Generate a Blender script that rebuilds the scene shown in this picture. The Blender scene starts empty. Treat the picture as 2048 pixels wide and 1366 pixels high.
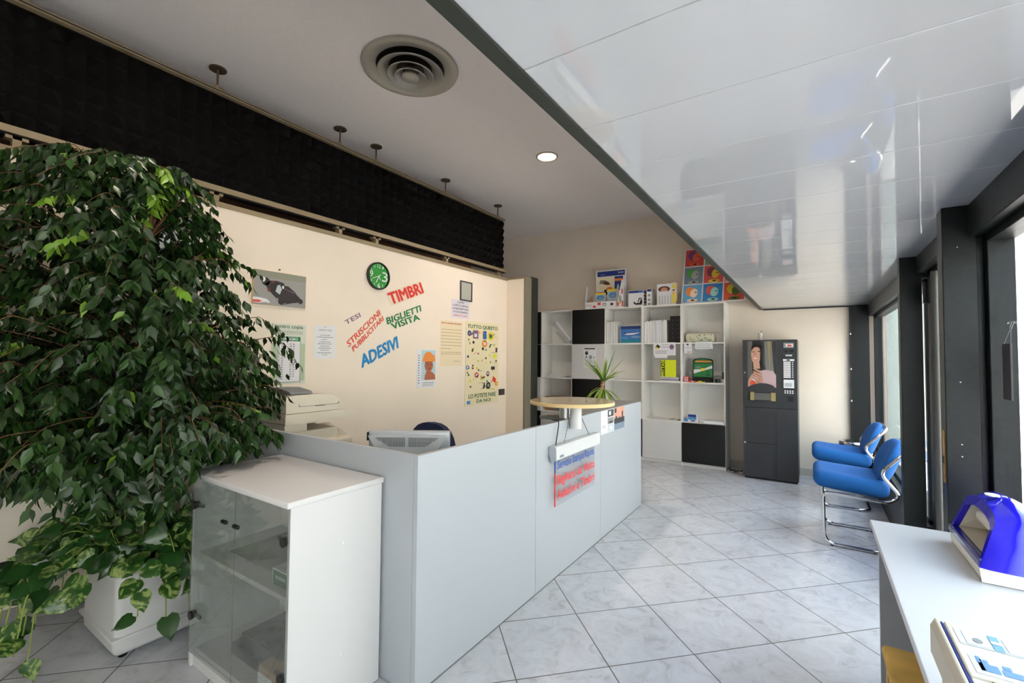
import bpy, bmesh, math, random
from mathutils import Vector, Matrix
R = math.radians
C = bpy.context.scene.collection
scene = bpy.context.scene
random.seed(7)

# ------------------------------------------------------------------ camera
H = 1.45
f_px, yaw, pitch, roll = 909.138, 0.5845804, 0.0338852, 0.0084022
cy_, sy_, cp_, sp_ = math.cos(yaw), math.sin(yaw), math.cos(pitch), math.sin(pitch)
Fv = Vector((-sy_*cp_, cy_*cp_, sp_)); R0 = Vector((cy_, sy_, 0)); U0 = R0.cross(Fv)
Rv = math.cos(roll)*R0 + math.sin(roll)*U0; Uv = -math.sin(roll)*R0 + math.cos(roll)*U0
cam = bpy.data.cameras.new('camera'); camo = bpy.data.objects.new('camera', cam); C.objects.link(camo)
cam.sensor_width = 36; cam.lens = f_px*36/2048; cam.clip_start = .02; cam.clip_end = 200
m = Matrix((Rv, Uv, -Fv)).transposed().to_4x4(); m.translation = Vector((0, 0, H))
camo.matrix_world = m
scene.camera = camo

# ------------------------------------------------------------------ light
scene.view_settings.view_transform = 'Standard'; scene.view_settings.look = 'None'
scene.view_settings.gamma = 1; scene.view_settings.use_curve_mapping = False
scene.view_settings.exposure = 0.22
scene.cycles.use_denoising = True
scene.cycles.max_bounces = 10; scene.cycles.diffuse_bounces = 5
scene.cycles.glossy_bounces = 5; scene.cycles.transparent_max_bounces = 16
scene.cycles.caustics_reflective = False; scene.cycles.caustics_refractive = False
scene.cycles.sample_clamp_indirect = 6
world = bpy.data.worlds.new('sky'); scene.world = world; world.use_nodes = True
bg = world.node_tree.nodes['Background']
bg.inputs[0].default_value = (0.68, 0.80, 1.0, 1); bg.inputs[1].default_value = 8
sun = bpy.data.lights.new('sun', 'SUN'); sun.energy = 62; sun.angle = R(.6); sun.color = (1, .93, .85)
so = bpy.data.objects.new('sun', sun); C.objects.link(so)
so.rotation_euler = Vector((-.28, .10, 1)).to_track_quat('Z', 'Y').to_euler()
pl = bpy.data.lights.new('window_portal', 'AREA'); pl.shape = 'RECTANGLE'; pl.size = 1.75; pl.size_y = 9.9
pl.cycles.is_portal = True
po = bpy.data.objects.new('window_portal', pl); C.objects.link(po)
po.location = (.70, 1.85, 1.2); po.rotation_euler = (0, R(90), 0)

# ------------------------------------------------------------------ materials
def lin(c):
    c = c/255.
    return c/12.92 if c <= .04045 else ((c+.055)/1.055)**2.4
_m = {}
def mat(name, rgb, rough=.5, metal=0, coat=0, noise=0, scale=8, bump=0, spec=.5, alpha=1, trans=0, ior=1.45, stretch=None):
    if name in _m: return _m[name]
    M = bpy.data.materials.new(name); M.use_nodes = True; nt = M.node_tree; b = nt.nodes['Principled BSDF']
    col = (lin(rgb[0]), lin(rgb[1]), lin(rgb[2]), 1)
    b.inputs['Base Color'].default_value = col
    b.inputs['Roughness'].default_value = rough; b.inputs['Metallic'].default_value = metal
    b.inputs['Coat Weight'].default_value = coat; b.inputs['Coat Roughness'].default_value = .02
    b.inputs['Specular IOR Level'].default_value = spec
    b.inputs['Transmission Weight'].default_value = trans; b.inputs['IOR'].default_value = ior
    if noise or bump:
        tc = nt.nodes.new('ShaderNodeTexCoord'); n = nt.nodes.new('ShaderNodeTexNoise')
        n.inputs['Scale'].default_value = scale; n.inputs['Detail'].default_value = 6
        if stretch:
            mp = nt.nodes.new('ShaderNodeMapping'); mp.inputs['Scale'].default_value = stretch
            nt.links.new(tc.outputs['Object'], mp.inputs[0]); nt.links.new(mp.outputs[0], n.inputs['Vector'])
        else: nt.links.new(tc.outputs['Object'], n.inputs['Vector'])
        if noise:
            mx = nt.nodes.new('ShaderNodeMix'); mx.data_type = 'RGBA'
            lo = tuple(max(0, c*(1-noise)) for c in col[:3])+(1,); hi = tuple(min(1, c*(1+noise)) for c in col[:3])+(1,)
            mr = nt.nodes.new('ShaderNodeMapRange'); mr.inputs[1].default_value = .3; mr.inputs[2].default_value = .7
            nt.links.new(n.outputs[0], mr.inputs[0]); nt.links.new(mr.outputs[0], mx.inputs[0])
            mx.inputs[6].default_value = lo; mx.inputs[7].default_value = hi
            nt.links.new(mx.outputs[2], b.inputs['Base Color'])
        if bump:
            bp = nt.nodes.new('ShaderNodeBump'); bp.inputs['Strength'].default_value = bump; bp.inputs['Distance'].default_value = .01
            nt.links.new(n.outputs[0], bp.inputs['Height']); nt.links.new(bp.outputs[0], b.inputs['Normal'])
    _m[name] = M
    return M
def emis(name, rgb, s):
    if name in _m: return _m[name]
    M = bpy.data.materials.new(name); M.use_nodes = True; nt = M.node_tree; b = nt.nodes['Principled BSDF']
    b.inputs['Base Color'].default_value = (.8, .8, .8, 1)
    b.inputs['Emission Color'].default_value = (lin(rgb[0]), lin(rgb[1]), lin(rgb[2]), 1); b.inputs['Emission Strength'].default_value = s
    _m[name] = M; return M
def glass(name, tint, ior=1.5, rough=0.0, dirt=0):
    if name in _m: return _m[name]
    M = bpy.data.materials.new(name); M.use_nodes = True; nt = M.node_tree; nt.nodes.clear()
    o = nt.nodes.new('ShaderNodeOutputMaterial'); mx = nt.nodes.new('ShaderNodeMixShader'); fr = nt.nodes.new('ShaderNodeFresnel')
    t = nt.nodes.new('ShaderNodeBsdfTransparent'); g = nt.nodes.new('ShaderNodeBsdfGlossy')
    ge = nt.nodes.new('ShaderNodeNewGeometry'); im = nt.nodes.new('ShaderNodeMapRange'); im.inputs[3].default_value = ior; im.inputs[4].default_value = 1/ior
    nt.links.new(ge.outputs['Backfacing'], im.inputs[0]); nt.links.new(im.outputs[0], fr.inputs[0])
    t.inputs[0].default_value = tuple(tint)+(1,); g.inputs['Roughness'].default_value = rough
    L = nt.links.new
    L(fr.outputs[0], mx.inputs[0]); L(t.outputs[0], mx.inputs[1]); L(g.outputs[0], mx.inputs[2])
    out = mx.outputs[0]
    if dirt:
        d = nt.nodes.new('ShaderNodeBsdfDiffuse'); d.inputs[0].default_value = (.62, .66, .64, 1)
        m2 = nt.nodes.new('ShaderNodeMixShader'); n = nt.nodes.new('ShaderNodeTexNoise'); n.inputs['Scale'].default_value = 7; n.inputs['Detail'].default_value = 5
        tc = nt.nodes.new('ShaderNodeTexCoord'); L(tc.outputs['Object'], n.inputs['Vector'])
        mr = nt.nodes.new('ShaderNodeMapRange'); mr.inputs[1].default_value = .35; mr.inputs[2].default_value = .75; mr.inputs[3].default_value = dirt*.6; mr.inputs[4].default_value = dirt*1.7
        L(n.outputs[0], mr.inputs[0]); L(mr.outputs[0], m2.inputs[0]); L(out, m2.inputs[1]); L(d.outputs[0], m2.inputs[2]); out = m2.outputs[0]
    L(out, o.inputs[0]); _m[name] = M; return M

def floor_material():
    M = bpy.data.materials.new('ceramic tiles'); M.use_nodes = True; nt = M.node_tree; b = nt.nodes['Principled BSDF']; L = nt.links.new
    tc = nt.nodes.new('ShaderNodeTexCoord'); mp = nt.nodes.new('ShaderNodeMapping'); mp.vector_type = 'TEXTURE'
    mp.inputs['Location'].default_value = (-.5079, 3.0329, 0); mp.inputs['Rotation'].default_value = (0, 0, R(45.5))
    T = .44725; mp.inputs['Scale'].default_value = (T, T, T)
    L(tc.outputs['Object'], mp.inputs[0]); sx = nt.nodes.new('ShaderNodeSeparateXYZ'); L(mp.outputs[0], sx.inputs[0])
    def mth(op, a, bb=None, v=None):
        n = nt.nodes.new('ShaderNodeMath'); n.operation = op; L(a, n.inputs[0])
        if bb is not None: L(bb, n.inputs[1])
        if v is not None: n.inputs[1].default_value = v
        return n.outputs[0]
    def dist(o):
        fr = mth('FRACT', o); a = mth('SUBTRACT', fr, v=.5); a = mth('ABSOLUTE', a)
        return mth('SUBTRACT', a, v=.5)      # 0 at joint, negative inside
    d = mth('MAXIMUM', dist(sx.outputs[0]), dist(sx.outputs[1]))
    g = mth('GREATER_THAN', d, v=-.0058)
    cell = nt.nodes.new('ShaderNodeVectorMath'); cell.operation = 'FLOOR'; L(mp.outputs[0], cell.inputs[0])
    wn = nt.nodes.new('ShaderNodeTexWhiteNoise'); L(cell.outputs[0], wn.inputs[0])
    add = nt.nodes.new('ShaderNodeVectorMath'); add.operation = 'MULTIPLY_ADD'; L(wn.outputs['Color'], add.inputs[0]); add.inputs[1].default_value = (9, 9, 9); L(mp.outputs[0], add.inputs[2])
    n1 = nt.nodes.new('ShaderNodeTexNoise'); n1.inputs['Scale'].default_value = 3.5; n1.inputs['Detail'].default_value = 9; n1.inputs['Roughness'].default_value = .72; n1.inputs['Distortion'].default_value = 1.2
    L(add.outputs[0], n1.inputs['Vector'])
    cr = nt.nodes.new('ShaderNodeValToRGB'); e = cr.color_ramp.elements
    e[0].position = .33; e[0].color = (lin(172), lin(171), lin(176), 1); e[1].position = .6; e[1].color = (lin(197), lin(200), lin(207), 1)
    x = cr.color_ramp.elements.new(.45); x.color = (lin(189), lin(191), lin(197), 1)
    L(n1.outputs[0], cr.inputs[0])
    mx = nt.nodes.new('ShaderNodeMix'); mx.data_type = 'RGBA'; L(g, mx.inputs[0]); L(cr.outputs[0], mx.inputs[6]); mx.inputs[7].default_value = (lin(88), lin(82), lin(76), 1)
    L(mx.outputs[2], b.inputs['Base Color'])
    mr = nt.nodes.new('ShaderNodeMapRange'); mr.inputs[3].default_value = .16; mr.inputs[4].default_value = .8; L(g, mr.inputs[0]); L(mr.outputs[0], b.inputs['Roughness'])
    bp = nt.nodes.new('ShaderNodeBump'); bp.invert = True; bp.inputs['Distance'].default_value = .002; bp.inputs['Strength'].default_value = .6
    L(g, bp.inputs['Height']); L(bp.outputs[0], b.inputs['Normal'])
    return M

M_wall = mat('wall paint', (232, 221, 206), .85, noise=.02, scale=3, bump=.05)
M_wallb = mat('back wall paint', (229, 218, 203), .85, noise=.03, scale=3)
M_white_wall = mat('white wall paint', (222, 222, 218), .8, noise=.02, scale=3)
M_ceil = mat('ceiling plaster', (242, 238, 238), .9, noise=.02, scale=60, bump=.2)
M_low = mat('glossy ceiling slat', (180, 183, 187), .5, coat=1, spec=.5); M_low.node_tree.nodes['Principled BSDF'].inputs['Coat IOR'].default_value = 1.85
M_green = mat('dark green steel', (17, 22, 22), .38, noise=.25, scale=35, bump=.12, spec=.35)
M_beam = mat('green grey beam', (38, 42, 36), .5)
M_olive = mat('olive aluminium', (142, 128, 102), .5, metal=.1)
M_brown = mat('brown soffit', (110, 80, 60), .7)
M_foam = mat('black foam', (6, 6, 6), .85, spec=.2)
M_rod = mat('brown steel', (92, 80, 64), .5, metal=.4)
M_lam = mat('grey laminate', (172, 178, 185), .42)
M_lam2 = mat('grey worktop laminate', (132, 134, 134), .5)
M_lamd = mat('dark plinth', (110, 112, 114), .5)
M_white = mat('white laminate', (208, 208, 209), .4)
M_whitem = mat('white shelf laminate', (232, 231, 227), .45)
M_black = mat('black laminate', (18, 19, 21), .35)
M_blackp = mat('black plastic', (20, 20, 21), .4)
M_wood = mat('pale wood laminate', (205, 184, 148), .16, noise=.06, scale=6, stretch=(1, 12, 1), coat=.3)
M_woode = mat('wood edge band', (216, 190, 138), .4)
M_alu = mat('satin aluminium', (190, 192, 194), .35, metal=.7)
M_chrome = mat('chrome', (225, 225, 225), .08, metal=1)
M_blue = mat('blue fabric', (12, 88, 158), .85, noise=.08, scale=90, bump=.1)
M_navy = mat('navy fabric', (30, 42, 72), .9, noise=.08, scale=60)
M_anth = mat('anthracite metal', (56, 58, 62), .38)
M_anth2 = mat('anthracite panel', (48, 50, 53), .42)
M_paper = mat('white paper', (222, 224, 228), .8)
M_paperw = mat('warm paper', (226, 212, 180), .8)
M_ink = mat('black ink', (40, 42, 44), .7)
M_grey = mat('grey ink', (130, 138, 140), .7)
M_cream = mat('cream plastic', (214, 206, 188), .45)
M_cream2 = mat('cream plastic dark', (178, 170, 152), .5)
M_red = mat('red print', (205, 52, 44), .6)
M_redw = mat('vermilion print', (214, 84, 58), .6)
M_gr = mat('green print', (28, 120, 72), .6)
M_grd = mat('dark green print', (16, 92, 58), .6)
M_bl = mat('blue print', (24, 128, 190), .6)
M_pur = mat('violet print', (128, 92, 130), .6)
M_or = mat('orange print', (226, 130, 52), .6)
M_yel = mat('yellow print', (222, 200, 60), .6)
M_sky = mat('sky blue print', (70, 140, 200), .6)
M_dblue = mat('dark blue print', (26, 48, 120), .5)
M_skin = mat('skin print', (196, 140, 112), .6)
M_brn = mat('brown print', (92, 56, 40), .6)
M_lime = mat('lime print', (206, 220, 30), .6)
M_gry2 = mat('asphalt print', (146, 146, 144), .6)
M_pane = glass('window glass', (.93, .96, .95), 1.5)
M_cabg = glass('cabinet glass', (.86, .88, .87), 1.5, dirt=.07)
M_plexi = glass('clear acrylic', (.97, .97, .97), 1.3)
M_clear = glass('clear plastic', (.9, .92, .92), 1.45)
M_card = mat('brown cardboard', (158, 128, 98), .85, noise=.05)

# ------------------------------------------------------------------ mesh helpers
class MB:
    def __init__(s): s.v = []; s.f = []; s.m = []; s.sm = []
    def add(s, vs, fs, m, smooth=False):
        o = len(s.v); s.v += [Vector(v) for v in vs]
        for f in fs: s.f.append([i+o for i in f]); s.m.append(m); s.sm.append(smooth)
        return s
    def box(s, a, b, m, M=None):
        x0, y0, z0 = a; x1, y1, z1 = b
        if x1 < x0: x0, x1 = x1, x0
        if y1 < y0: y0, y1 = y1, y0
        if z1 < z0: z0, z1 = z1, z0
        vs = [Vector(p) for p in ((x0, y0, z0), (x1, y0, z0), (x1, y1, z0), (x0, y1, z0), (x0, y0, z1), (x1, y0, z1), (x1, y1, z1), (x0, y1, z1))]
        if M is not None: vs = [M @ v for v in vs]
        return s.add(vs, [(0, 3, 2, 1), (4, 5, 6, 7), (0, 1, 5, 4), (1, 2, 6, 5), (2, 3, 7, 6), (3, 0, 4, 7)], m)
    def rbox(s, a, b, m, r=.01, seg=3, M=None, fn=None, cuts=0):
        bm = bmesh.new(); bmesh.ops.create_cube(bm, size=1)
        for v in bm.verts:
            v.co = Vector([(a[i]+b[i])/2 + v.co[i]*(b[i]-a[i]) for i in range(3)])
        bmesh.ops.bevel(bm, geom=bm.edges[:], offset=r, segments=seg, profile=.5, affect='EDGES')
        if cuts: bmesh.ops.subdivide_edges(bm, edges=[e for e in bm.edges if e.calc_length() > .06], cuts=cuts, use_grid_fill=True)
        bm.verts.index_update()
        vs = [v.co.copy() for v in bm.verts]
        if fn: vs = [Vector(fn(v)) for v in vs]
        if M is not None: vs = [M @ v for v in vs]
        s.add(vs, [[v.index for v in f.verts] for f in bm.faces], m, True); bm.free(); return s
    def cyl(s, p0, p1, r, m, n=20, r1=None, caps=True):
        p0 = Vector(p0); p1 = Vector(p1); r1 = r if r1 is None else r1
        d = (p1-p0).normalized(); a = d.orthogonal().normalized(); b = d.cross(a)
        vs = []
        for i in range(n):
            t = 2*math.pi*i/n; q = a*math.cos(t)+b*math.sin(t); vs += [p0+q*r, p1+q*r1]
        fs = [(2*i, 2*((i+1) % n), 2*((i+1) % n)+1, 2*i+1) for i in range(n)]
        s.add(vs, fs, m, True)
        if caps:
            s.add([vs[2*i] for i in range(n)], [list(range(n))[::-1]], m); s.add([vs[2*i+1] for i in range(n)], [list(range(n))], m)
        return s
    def lathe(s, c, prof, m, n=40):
        vs = []
        for r, z in prof:
            for i in range(n):
                t = 2*math.pi*i/n; vs.append((c[0]+r*math.cos(t), c[1]+r*math.sin(t), c[2]+z))
        fs = []
        for k in range(len(prof)-1):
            for i in range(n):
                j = (i+1) % n; fs.append((k*n+i, k*n+j, (k+1)*n+j, (k+1)*n+i))
        return s.add(vs, fs, m, True)
    def tube(s, pts, r, m, n=10, closed=False, radii=None):
        pts = [Vector(p) for p in pts]; N = len(pts); rings = []
        t0 = (pts[1]-pts[0]).normalized(); a = t0.orthogonal().normalized()
        for i in range(N):
            if closed: t = (pts[(i+1) % N]-pts[i-1]).normalized()
            elif i == 0: t = t0
            elif i == N-1: t = (pts[i]-pts[i-1]).normalized()
            else: t = (pts[i+1]-pts[i-1]).normalized()
            a = (a - t*a.dot(t)).normalized(); b = t.cross(a); rr = radii[i] if radii else r
            rings.append([pts[i]+(a*math.cos(2*math.pi*k/n)+b*math.sin(2*math.pi*k/n))*rr for k in range(n)])
        vs = [v for rg in rings for v in rg]; fs = []
        for i in range(N if closed else N-1):
            j = (i+1) % N
            for k in range(n): fs.append((i*n+k, i*n+(k+1) % n, j*n+(k+1) % n, j*n+k))
        if not closed: fs += [list(range(n))[::-1], [(N-1)*n+k for k in range(n)]]
        return s.add(vs, fs, m, True)
    def prism(s, poly, w0, w1, m, axis=1, smooth=False):
        """poly in the two other axes (order kept), extruded along axis"""
        n = len(poly); vs = []
        for w in (w0, w1):
            for p in poly:
                q = list(p); q.insert(axis, w); vs.append(q)
        fs = [list(range(n))[::-1], list(range(n, 2*n))]
        s.add(vs, fs, m)
        return s.add(vs, [(i, (i+1) % n, n+(i+1) % n, n+i) for i in range(n)], m, smooth)
    def build(s, name, parent=None, bevel=0, sharp=35):
        me = bpy.data.meshes.new(name); off = wl(parent) if parent else Vector((0, 0, 0))
        me.from_pydata([v-off for v in s.v], [], s.f)
        slots = []
        for mm in s.m:
            if mm not in slots: slots.append(mm)
        for mm in slots: me.materials.append(mm)
        for p, mm, sm in zip(me.polygons, s.m, s.sm): p.material_index = slots.index(mm); p.use_smooth = sm
        me.update()
        if any(s.sm): me.set_sharp_from_angle(angle=R(sharp))
        o = bpy.data.objects.new(name, me); C.objects.link(o)
        if parent: o.parent = parent
        if bevel:
            bv = o.modifiers.new('bevel', 'BEVEL'); bv.width = bevel; bv.segments = 2; bv.limit_method = 'ANGLE'; bv.angle_limit = R(50); bv.harden_normals = False
        return o
def wl(o):
    v = Vector((0, 0, 0))
    while o: v += o.location; o = o.parent
    return v
def tag(o, label, cat, group=None):
    o['label'] = label; o['category'] = cat
    if group: o['group'] = group
    return o
def thing(name, label, cat, loc, group=None):
    o = bpy.data.objects.new(name, None); C.objects.link(o); o.location = loc; o.empty_display_size = .1
    return tag(o, label, cat, group)
def struct(o): o['kind'] = 'structure'; return o
def fillet(pts, r, n=6, closed=False):
    pts = [Vector(p) for p in pts]; out = []; N = len(pts)
    for i in range(N):
        if not closed and i in (0, N-1): out.append(pts[i]); continue
        p, a, b = pts[i], pts[i-1], pts[(i+1) % N]
        rr = r[i] if isinstance(r, (list, tuple)) else r
        d0 = (a-p); d1 = (b-p); k = min(rr, d0.length*.48, d1.length*.48)
        q0 = p+d0.normalized()*k; q1 = p+d1.normalized()*k
        for j in range(n+1):
            t = j/n; out.append(q0*(1-t)**2+p*2*t*(1-t)+q1*t*t)
    return out
_tc = {}
def text_geo(s, bold=0.0, res=2):
    k = (s, bold)
    if k in _tc: return _tc[k]
    cu = bpy.data.curves.new('t', 'FONT'); cu.body = s; cu.offset = bold; cu.resolution_u = res; cu.fill_mode = 'FRONT'
    o = bpy.data.objects.new('t', cu); C.objects.link(o)
    dg = bpy.context.evaluated_depsgraph_get(); me = o.evaluated_get(dg).to_mesh()
    vs = [(v.co.x, v.co.y) for v in me.vertices]; fs = [list(p.vertices) for p in me.polygons]
    o.evaluated_get(dg).to_mesh_clear(); bpy.data.objects.remove(o); bpy.data.curves.remove(cu)
    _tc[k] = (vs, fs); return vs, fs
class Face:
    """a flat printed face: origin O, edge vectors U (right) and V (up); u, v run 0..1"""
    def __init__(s, mb, O, U, V, step=.0009):
        s.mb = mb; s.O = Vector(O); s.U = Vector(U); s.V = Vector(V); s.N = s.U.cross(s.V).normalized(); s.st = step
    def p(s, u, v, l): return s.O+s.U*u+s.V*v+s.N*(l*s.st)
    def poly(s, pts, m, l=1): s.mb.add([s.p(u, v, l) for u, v in pts], [list(range(len(pts)))], m); return s
    def rect(s, u0, v0, u1, v1, m, l=1): return s.poly([(u0, v0), (u1, v0), (u1, v1), (u0, v1)], m, l)
    def ell(s, cu, cv, ru, rv, m, l=1, a=0, n=22):
        ca, sa = math.cos(R(a)), math.sin(R(a)); W = s.U.length; Hh = s.V.length; pts = []
        for i in range(n):
            t = 2*math.pi*i/n; x = ru*math.cos(t)*W; y = rv*math.sin(t)*Hh
            pts.append((cu+(x*ca-y*sa)/W, cv+(x*sa+y*ca)/Hh))
        return s.poly(pts, m, l)
    def line(s, u0, v0, u1, v1, w, m, l=1):
        a = s.U*(u1-u0)+s.V*(v1-v0); n = s.N.cross(a).normalized()*(w/2); p0 = s.p(u0, v0, l); p1 = s.p(u1, v1, l)
        s.mb.add([p0-n, p1-n, p1+n, p0+n], [(0, 1, 2, 3)], m); return s
    def text(s, t, u0, v0, u1, v1, m, l=1, bold=.02):
        vs, fs = text_geo(t, 0.0)
        if not vs: return s
        x0 = min(v[0] for v in vs); x1 = max(v[0] for v in vs); y0 = min(v[1] for v in vs); y1 = max(v[1] for v in vs)
        b = bold*1.3
        for q, (dx, dy) in enumerate(((0, 0), (b, 0), (-b, 0), (0, b*.7), (0, -b*.7)) if b else ((0, 0),)):
            s.mb.add([s.p(u0+(v[0]-x0+dx)/(x1-x0)*(u1-u0), v0+(v[1]-y0+dy)/(y1-y0)*(v1-v0), l+q*.02) for v in vs], fs, m)
        return s
    def dashes(s, u0, u1, v, h, m, l=1, rnd=None):
        rnd = rnd or random; u = u0
        while u < u1:
            w = min(rnd.uniform(.03, .11), u1-u); s.rect(u, v, u+w, v+h, m, l); u += w+.018
        return s

# ------------------------------------------------------------------ setting
def sbox(name, a, b, m, bevel=0): return struct(MB().box(a, b, m).build(name, bevel=bevel))
GX = .64
sbox('floor', (-5.6, -3.1, -.12), (.56, 6.9, 0), floor_material())
sbox('ceiling', (-5.6, -3.1, 3.593), (-.545, 6.95, 3.72), M_ceil)
mb = MB(); y = .862-.322*12
while y < 6.84:
    mb.box((-.545, y+.001, 2.105), (.60, min(y+.321, 6.84), 2.125), M_low); y += .322
mb.box((-.545, -3.1, 2.127), (.68, 6.95, 2.15), M_low)
struct(mb.build('ceiling_low', bevel=.0025))
sbox('wall_upper', (-.545, -3.1, 2.15), (-.50, 6.95, 3.593), M_wallb)
sbox('trim_1', (-.583, -3.1, 2.100), (-.545, 6.84, 2.16), M_beam)
sbox('roof', (-5.7, -3.2, 3.72), (.72, 7.0, 3.85), M_wallb).name = 'ceiling_roof_slab'
sbox('wall_fascia', (.56, -3.1, 2.15), (.70, 6.95, 3.72), M_white_wall)
sbox('wall_left', (-3.70, -3.1, 0), (-3.58, 5.39, 2.52), M_wall)
sbox('wall_return', (-3.58, 5.27, 0), (-3.30, 5.39, 2.53), M_wall)
mb = MB().box((-3.30, 5.268, 0), (-3.266, 5.42, 2.56), mat('grey olive post', (122, 118, 102), .5)).box((-3.30, 5.42, 0), (-3.266, 5.60, 2.575), M_beam)
struct(mb.build('trim_2', bevel=.004))
mb = MB().box((-3.715, -3.1, 2.52), (-3.568, 5.40, 2.556), M_olive).box((-3.6, 5.262, 2.53), (-3.27, 5.40, 2.556), M_olive)
struct(mb.build('trim_3', bevel=.003))
sbox('wall_far_left', (-5.7, -3.1, 0), (-5.5, 6.95, 3.72), M_brown)
sbox('wall_back', (-5.6, 6.84, 0), (.72, 6.98, 3.72), M_wallb)
sbox('wall_front', (-5.6, -3.25, 0), (.72, -3.1, 3.72), M_white_wall)
sbox('baseboard_left', (-3.58, -3.1, 0), (-3.562, 5.27, .09), mat('grey baseboard', (150, 146, 146), .5), .003)
sbox('baseboard_back', (-.95, 6.822, 0), (.38, 6.84, .085), mat('stone baseboard', (196, 190, 178), .5), .003)
mb = MB().box((.385, 6.80, 0), (.56, 6.84, 2.105), M_green).box((.372, 6.79, 0), (.387, 6.84, 2.105), M_blackp)
for z in (.95, 1.33, 1.75): mb.cyl((.379, 6.785, z), (.379, 6.785, z+.02), .008, M_alu, 8)
struct(mb.build('trim_4'))
sbox('trim_5', (-.545, 6.825, 2.092), (.39, 6.84, 2.105), M_blackp)

# glazed front: parapet, transom, pillars
sbox('wall_right', (.555, -3.1, 0), (.70, 2.70, .42), M_green)
sbox('wall_right_rear', (.555, 3.80, 0), (.70, 6.84, .42), M_green)
sbox('trim_6', (.55, -3.1, 1.97), (.70, 2.66, 2.104), M_green, .004)
sbox('trim_7', (.55, 3.80, 1.97), (.70, 6.84, 2.104), M_green, .004)
sbox('trim_8', (.55, 2.66, 2.0), (.70, 3.80, 2.104), M_green, .004)
sbox('trim_9', (.467, 3.776, 0), (.575, 3.86, 2.104), M_green, .003)
mb = MB().box((.467, 2.63, 0), (.575, 2.72, 2.104), M_green).box((.575, 2.65, 0), (.60, 2.70, 2.104), M_green)
for z in (1.93, 1.36, 1.10, 1.05): mb.cyl((.515, 2.631, z), (.515, 2.628, z), .0025, M_alu, 8)
struct(mb.build('trim_10', bevel=.003))
sp = tag(MB().box((.464, 2.655, .93), (.4675, 2.682, 1.15), mat('brass', (190, 150, 82), .35, metal=.6, noise=.3, scale=20)).box((.463, 2.66, 1.01), (.4645, 2.677, 1.04), M_blackp).build('lock_strike_plate'),
   'worn brass lock strike plate on the edge of the dark green pillar nearest the desk', 'lock plate')
def window(name, y0, y1, z0, z1, stile=.045):
    fr = MB()
    for (a, b) in (((.60, y0, z0), (.68, y0+stile, z1)), ((.60, y1-stile, z0), (.68, y1, z1)), ((.60, y0, z0), (.68, y1, z0+.03)), ((.60, y0, z1-.03), (.68, y1, z1))):
        fr.box(a, b, M_green)
    w = struct(fr.build(name, bevel=.003))
    g = MB().box((GX-.004, y0+stile*.8, z0+.02), (GX+.004, y1-stile*.8, z1-.02), M_pane).build('pane', w)
    return w
window('window_1', 3.86, 6.80, .42, 1.97)
window('window_2', -3.05, 2.66, .42, 1.97, .05)
d = window('door_1', 2.75, 3.77, 0, 2.0, .09)
dh = MB().box((.585, 3.62, 1.80), (.605, 3.74, 1.93), M_blackp).cyl((.58, 3.70, 1.80), (.58, 3.70, 1.93), .014, M_blackp).build('hinge', d)
MB().cyl((.60, 3.56, .05), (.60, 3.56, 1.97), .02, mat('grey pipe', (78, 78, 76), .4, metal=.4)).build('tubular_pull', d)
MB().box((.56, 2.8, .0), (.72, 3.74, .02), M_alu).build('threshold', d)
# dark doormat area in front of the low wall
# outside
g = MB().box((.70, -60, -.2), (60, 80, -.02), mat('grey paving', (150, 145, 143), .85, noise=.25, scale=5)).build('ground'); struct(g)
struct(MB().box((.70, -60, -.02), (1.8, 80, -.012), mat('paving with painted shade', (104, 104, 106), .85, noise=.2, scale=6)).build('ground_shade_strip'))  # invented dark strip: shop shade put into the paving colour, less bounce
mb = MB()
mb.box((6.6, -20, -.02), (12, 26, 7.5), mat('pale render', (196, 194, 188), .85, noise=.03))
for k in range(7):
    y0 = -6+k*4.4
    mb.box((6.52, y0, .9), (6.61, y0+1.3, 2.4), mat('shutter', (150, 150, 145), .6)); mb.box((6.45, y0-.08, .82), (6.6, y0+1.38, .9), M_olive)
tag(mb.build('building'), 'pale rendered building in full sunlight across the paved yard outside', 'building')
tag(MB().box((.72, 9.0, -.02), (1.85, 9.35, 3.4), mat('grey green render', (170, 178, 170), .85, noise=.05)).box((.70, 8.96, 3.4), (1.9, 9.4, 3.46), M_olive).build('side_wall'), 'grey green rendered side wall projecting outside beyond the far window pane', 'wall')
mb = MB().box((.9, 26.5, -.02), (6.5, 30, 7.5), mat('grey green render', (170, 178, 170), .85, noise=.05))
mb.box((2.0, 26.4, -.02), (4.4, 26.5, 2.6), mat('shutter', (150, 150, 145), .6))
tag(mb.build('building'), 'grey green rendered building closing the far end of the yard', 'building')

# ------------------------------------------------------------------ ceiling fittings
t = thing('air_diffuser', 'large round grey ceiling air diffuser with concentric rings', 'air vent', (-2.475, 2.34, 3.593))
c = (-2.475, 2.34, 3.5915)
M_dif = mat('grey enamel', (168, 166, 158), .35, metal=.2)
MB().lathe(c, [(.355, -.001), (.35, -.014), (.325, -.02), (.30, -.012), (.25, -.002)], M_dif, 56).build('outer_ring', t)
MB().lathe(c, [(.28, -.0), (.27, -.0005)], M_blackp, 40).add([Vector(c)+Vector((math.cos(i*.2244)*.28, math.sin(i*.2244)*.28, -.0015)) for i in range(28)], [list(range(28))[::-1]], M_blackp).build('duct_opening', t)
for i, (r0, r1, z0, z1) in enumerate(((.235, .16, -.035, -.003), (.165, .10, -.052, -.01), (.112, .06, -.066, -.02))):
    MB().lathe(c, [(r0, z0), (r0+.006, z0-.004), (r0, z0-.009), ((r0+r1)/2, (z0+z1)/2-.006), (r1, z1)], M_dif, 48).build('ring_cone', t)
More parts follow.
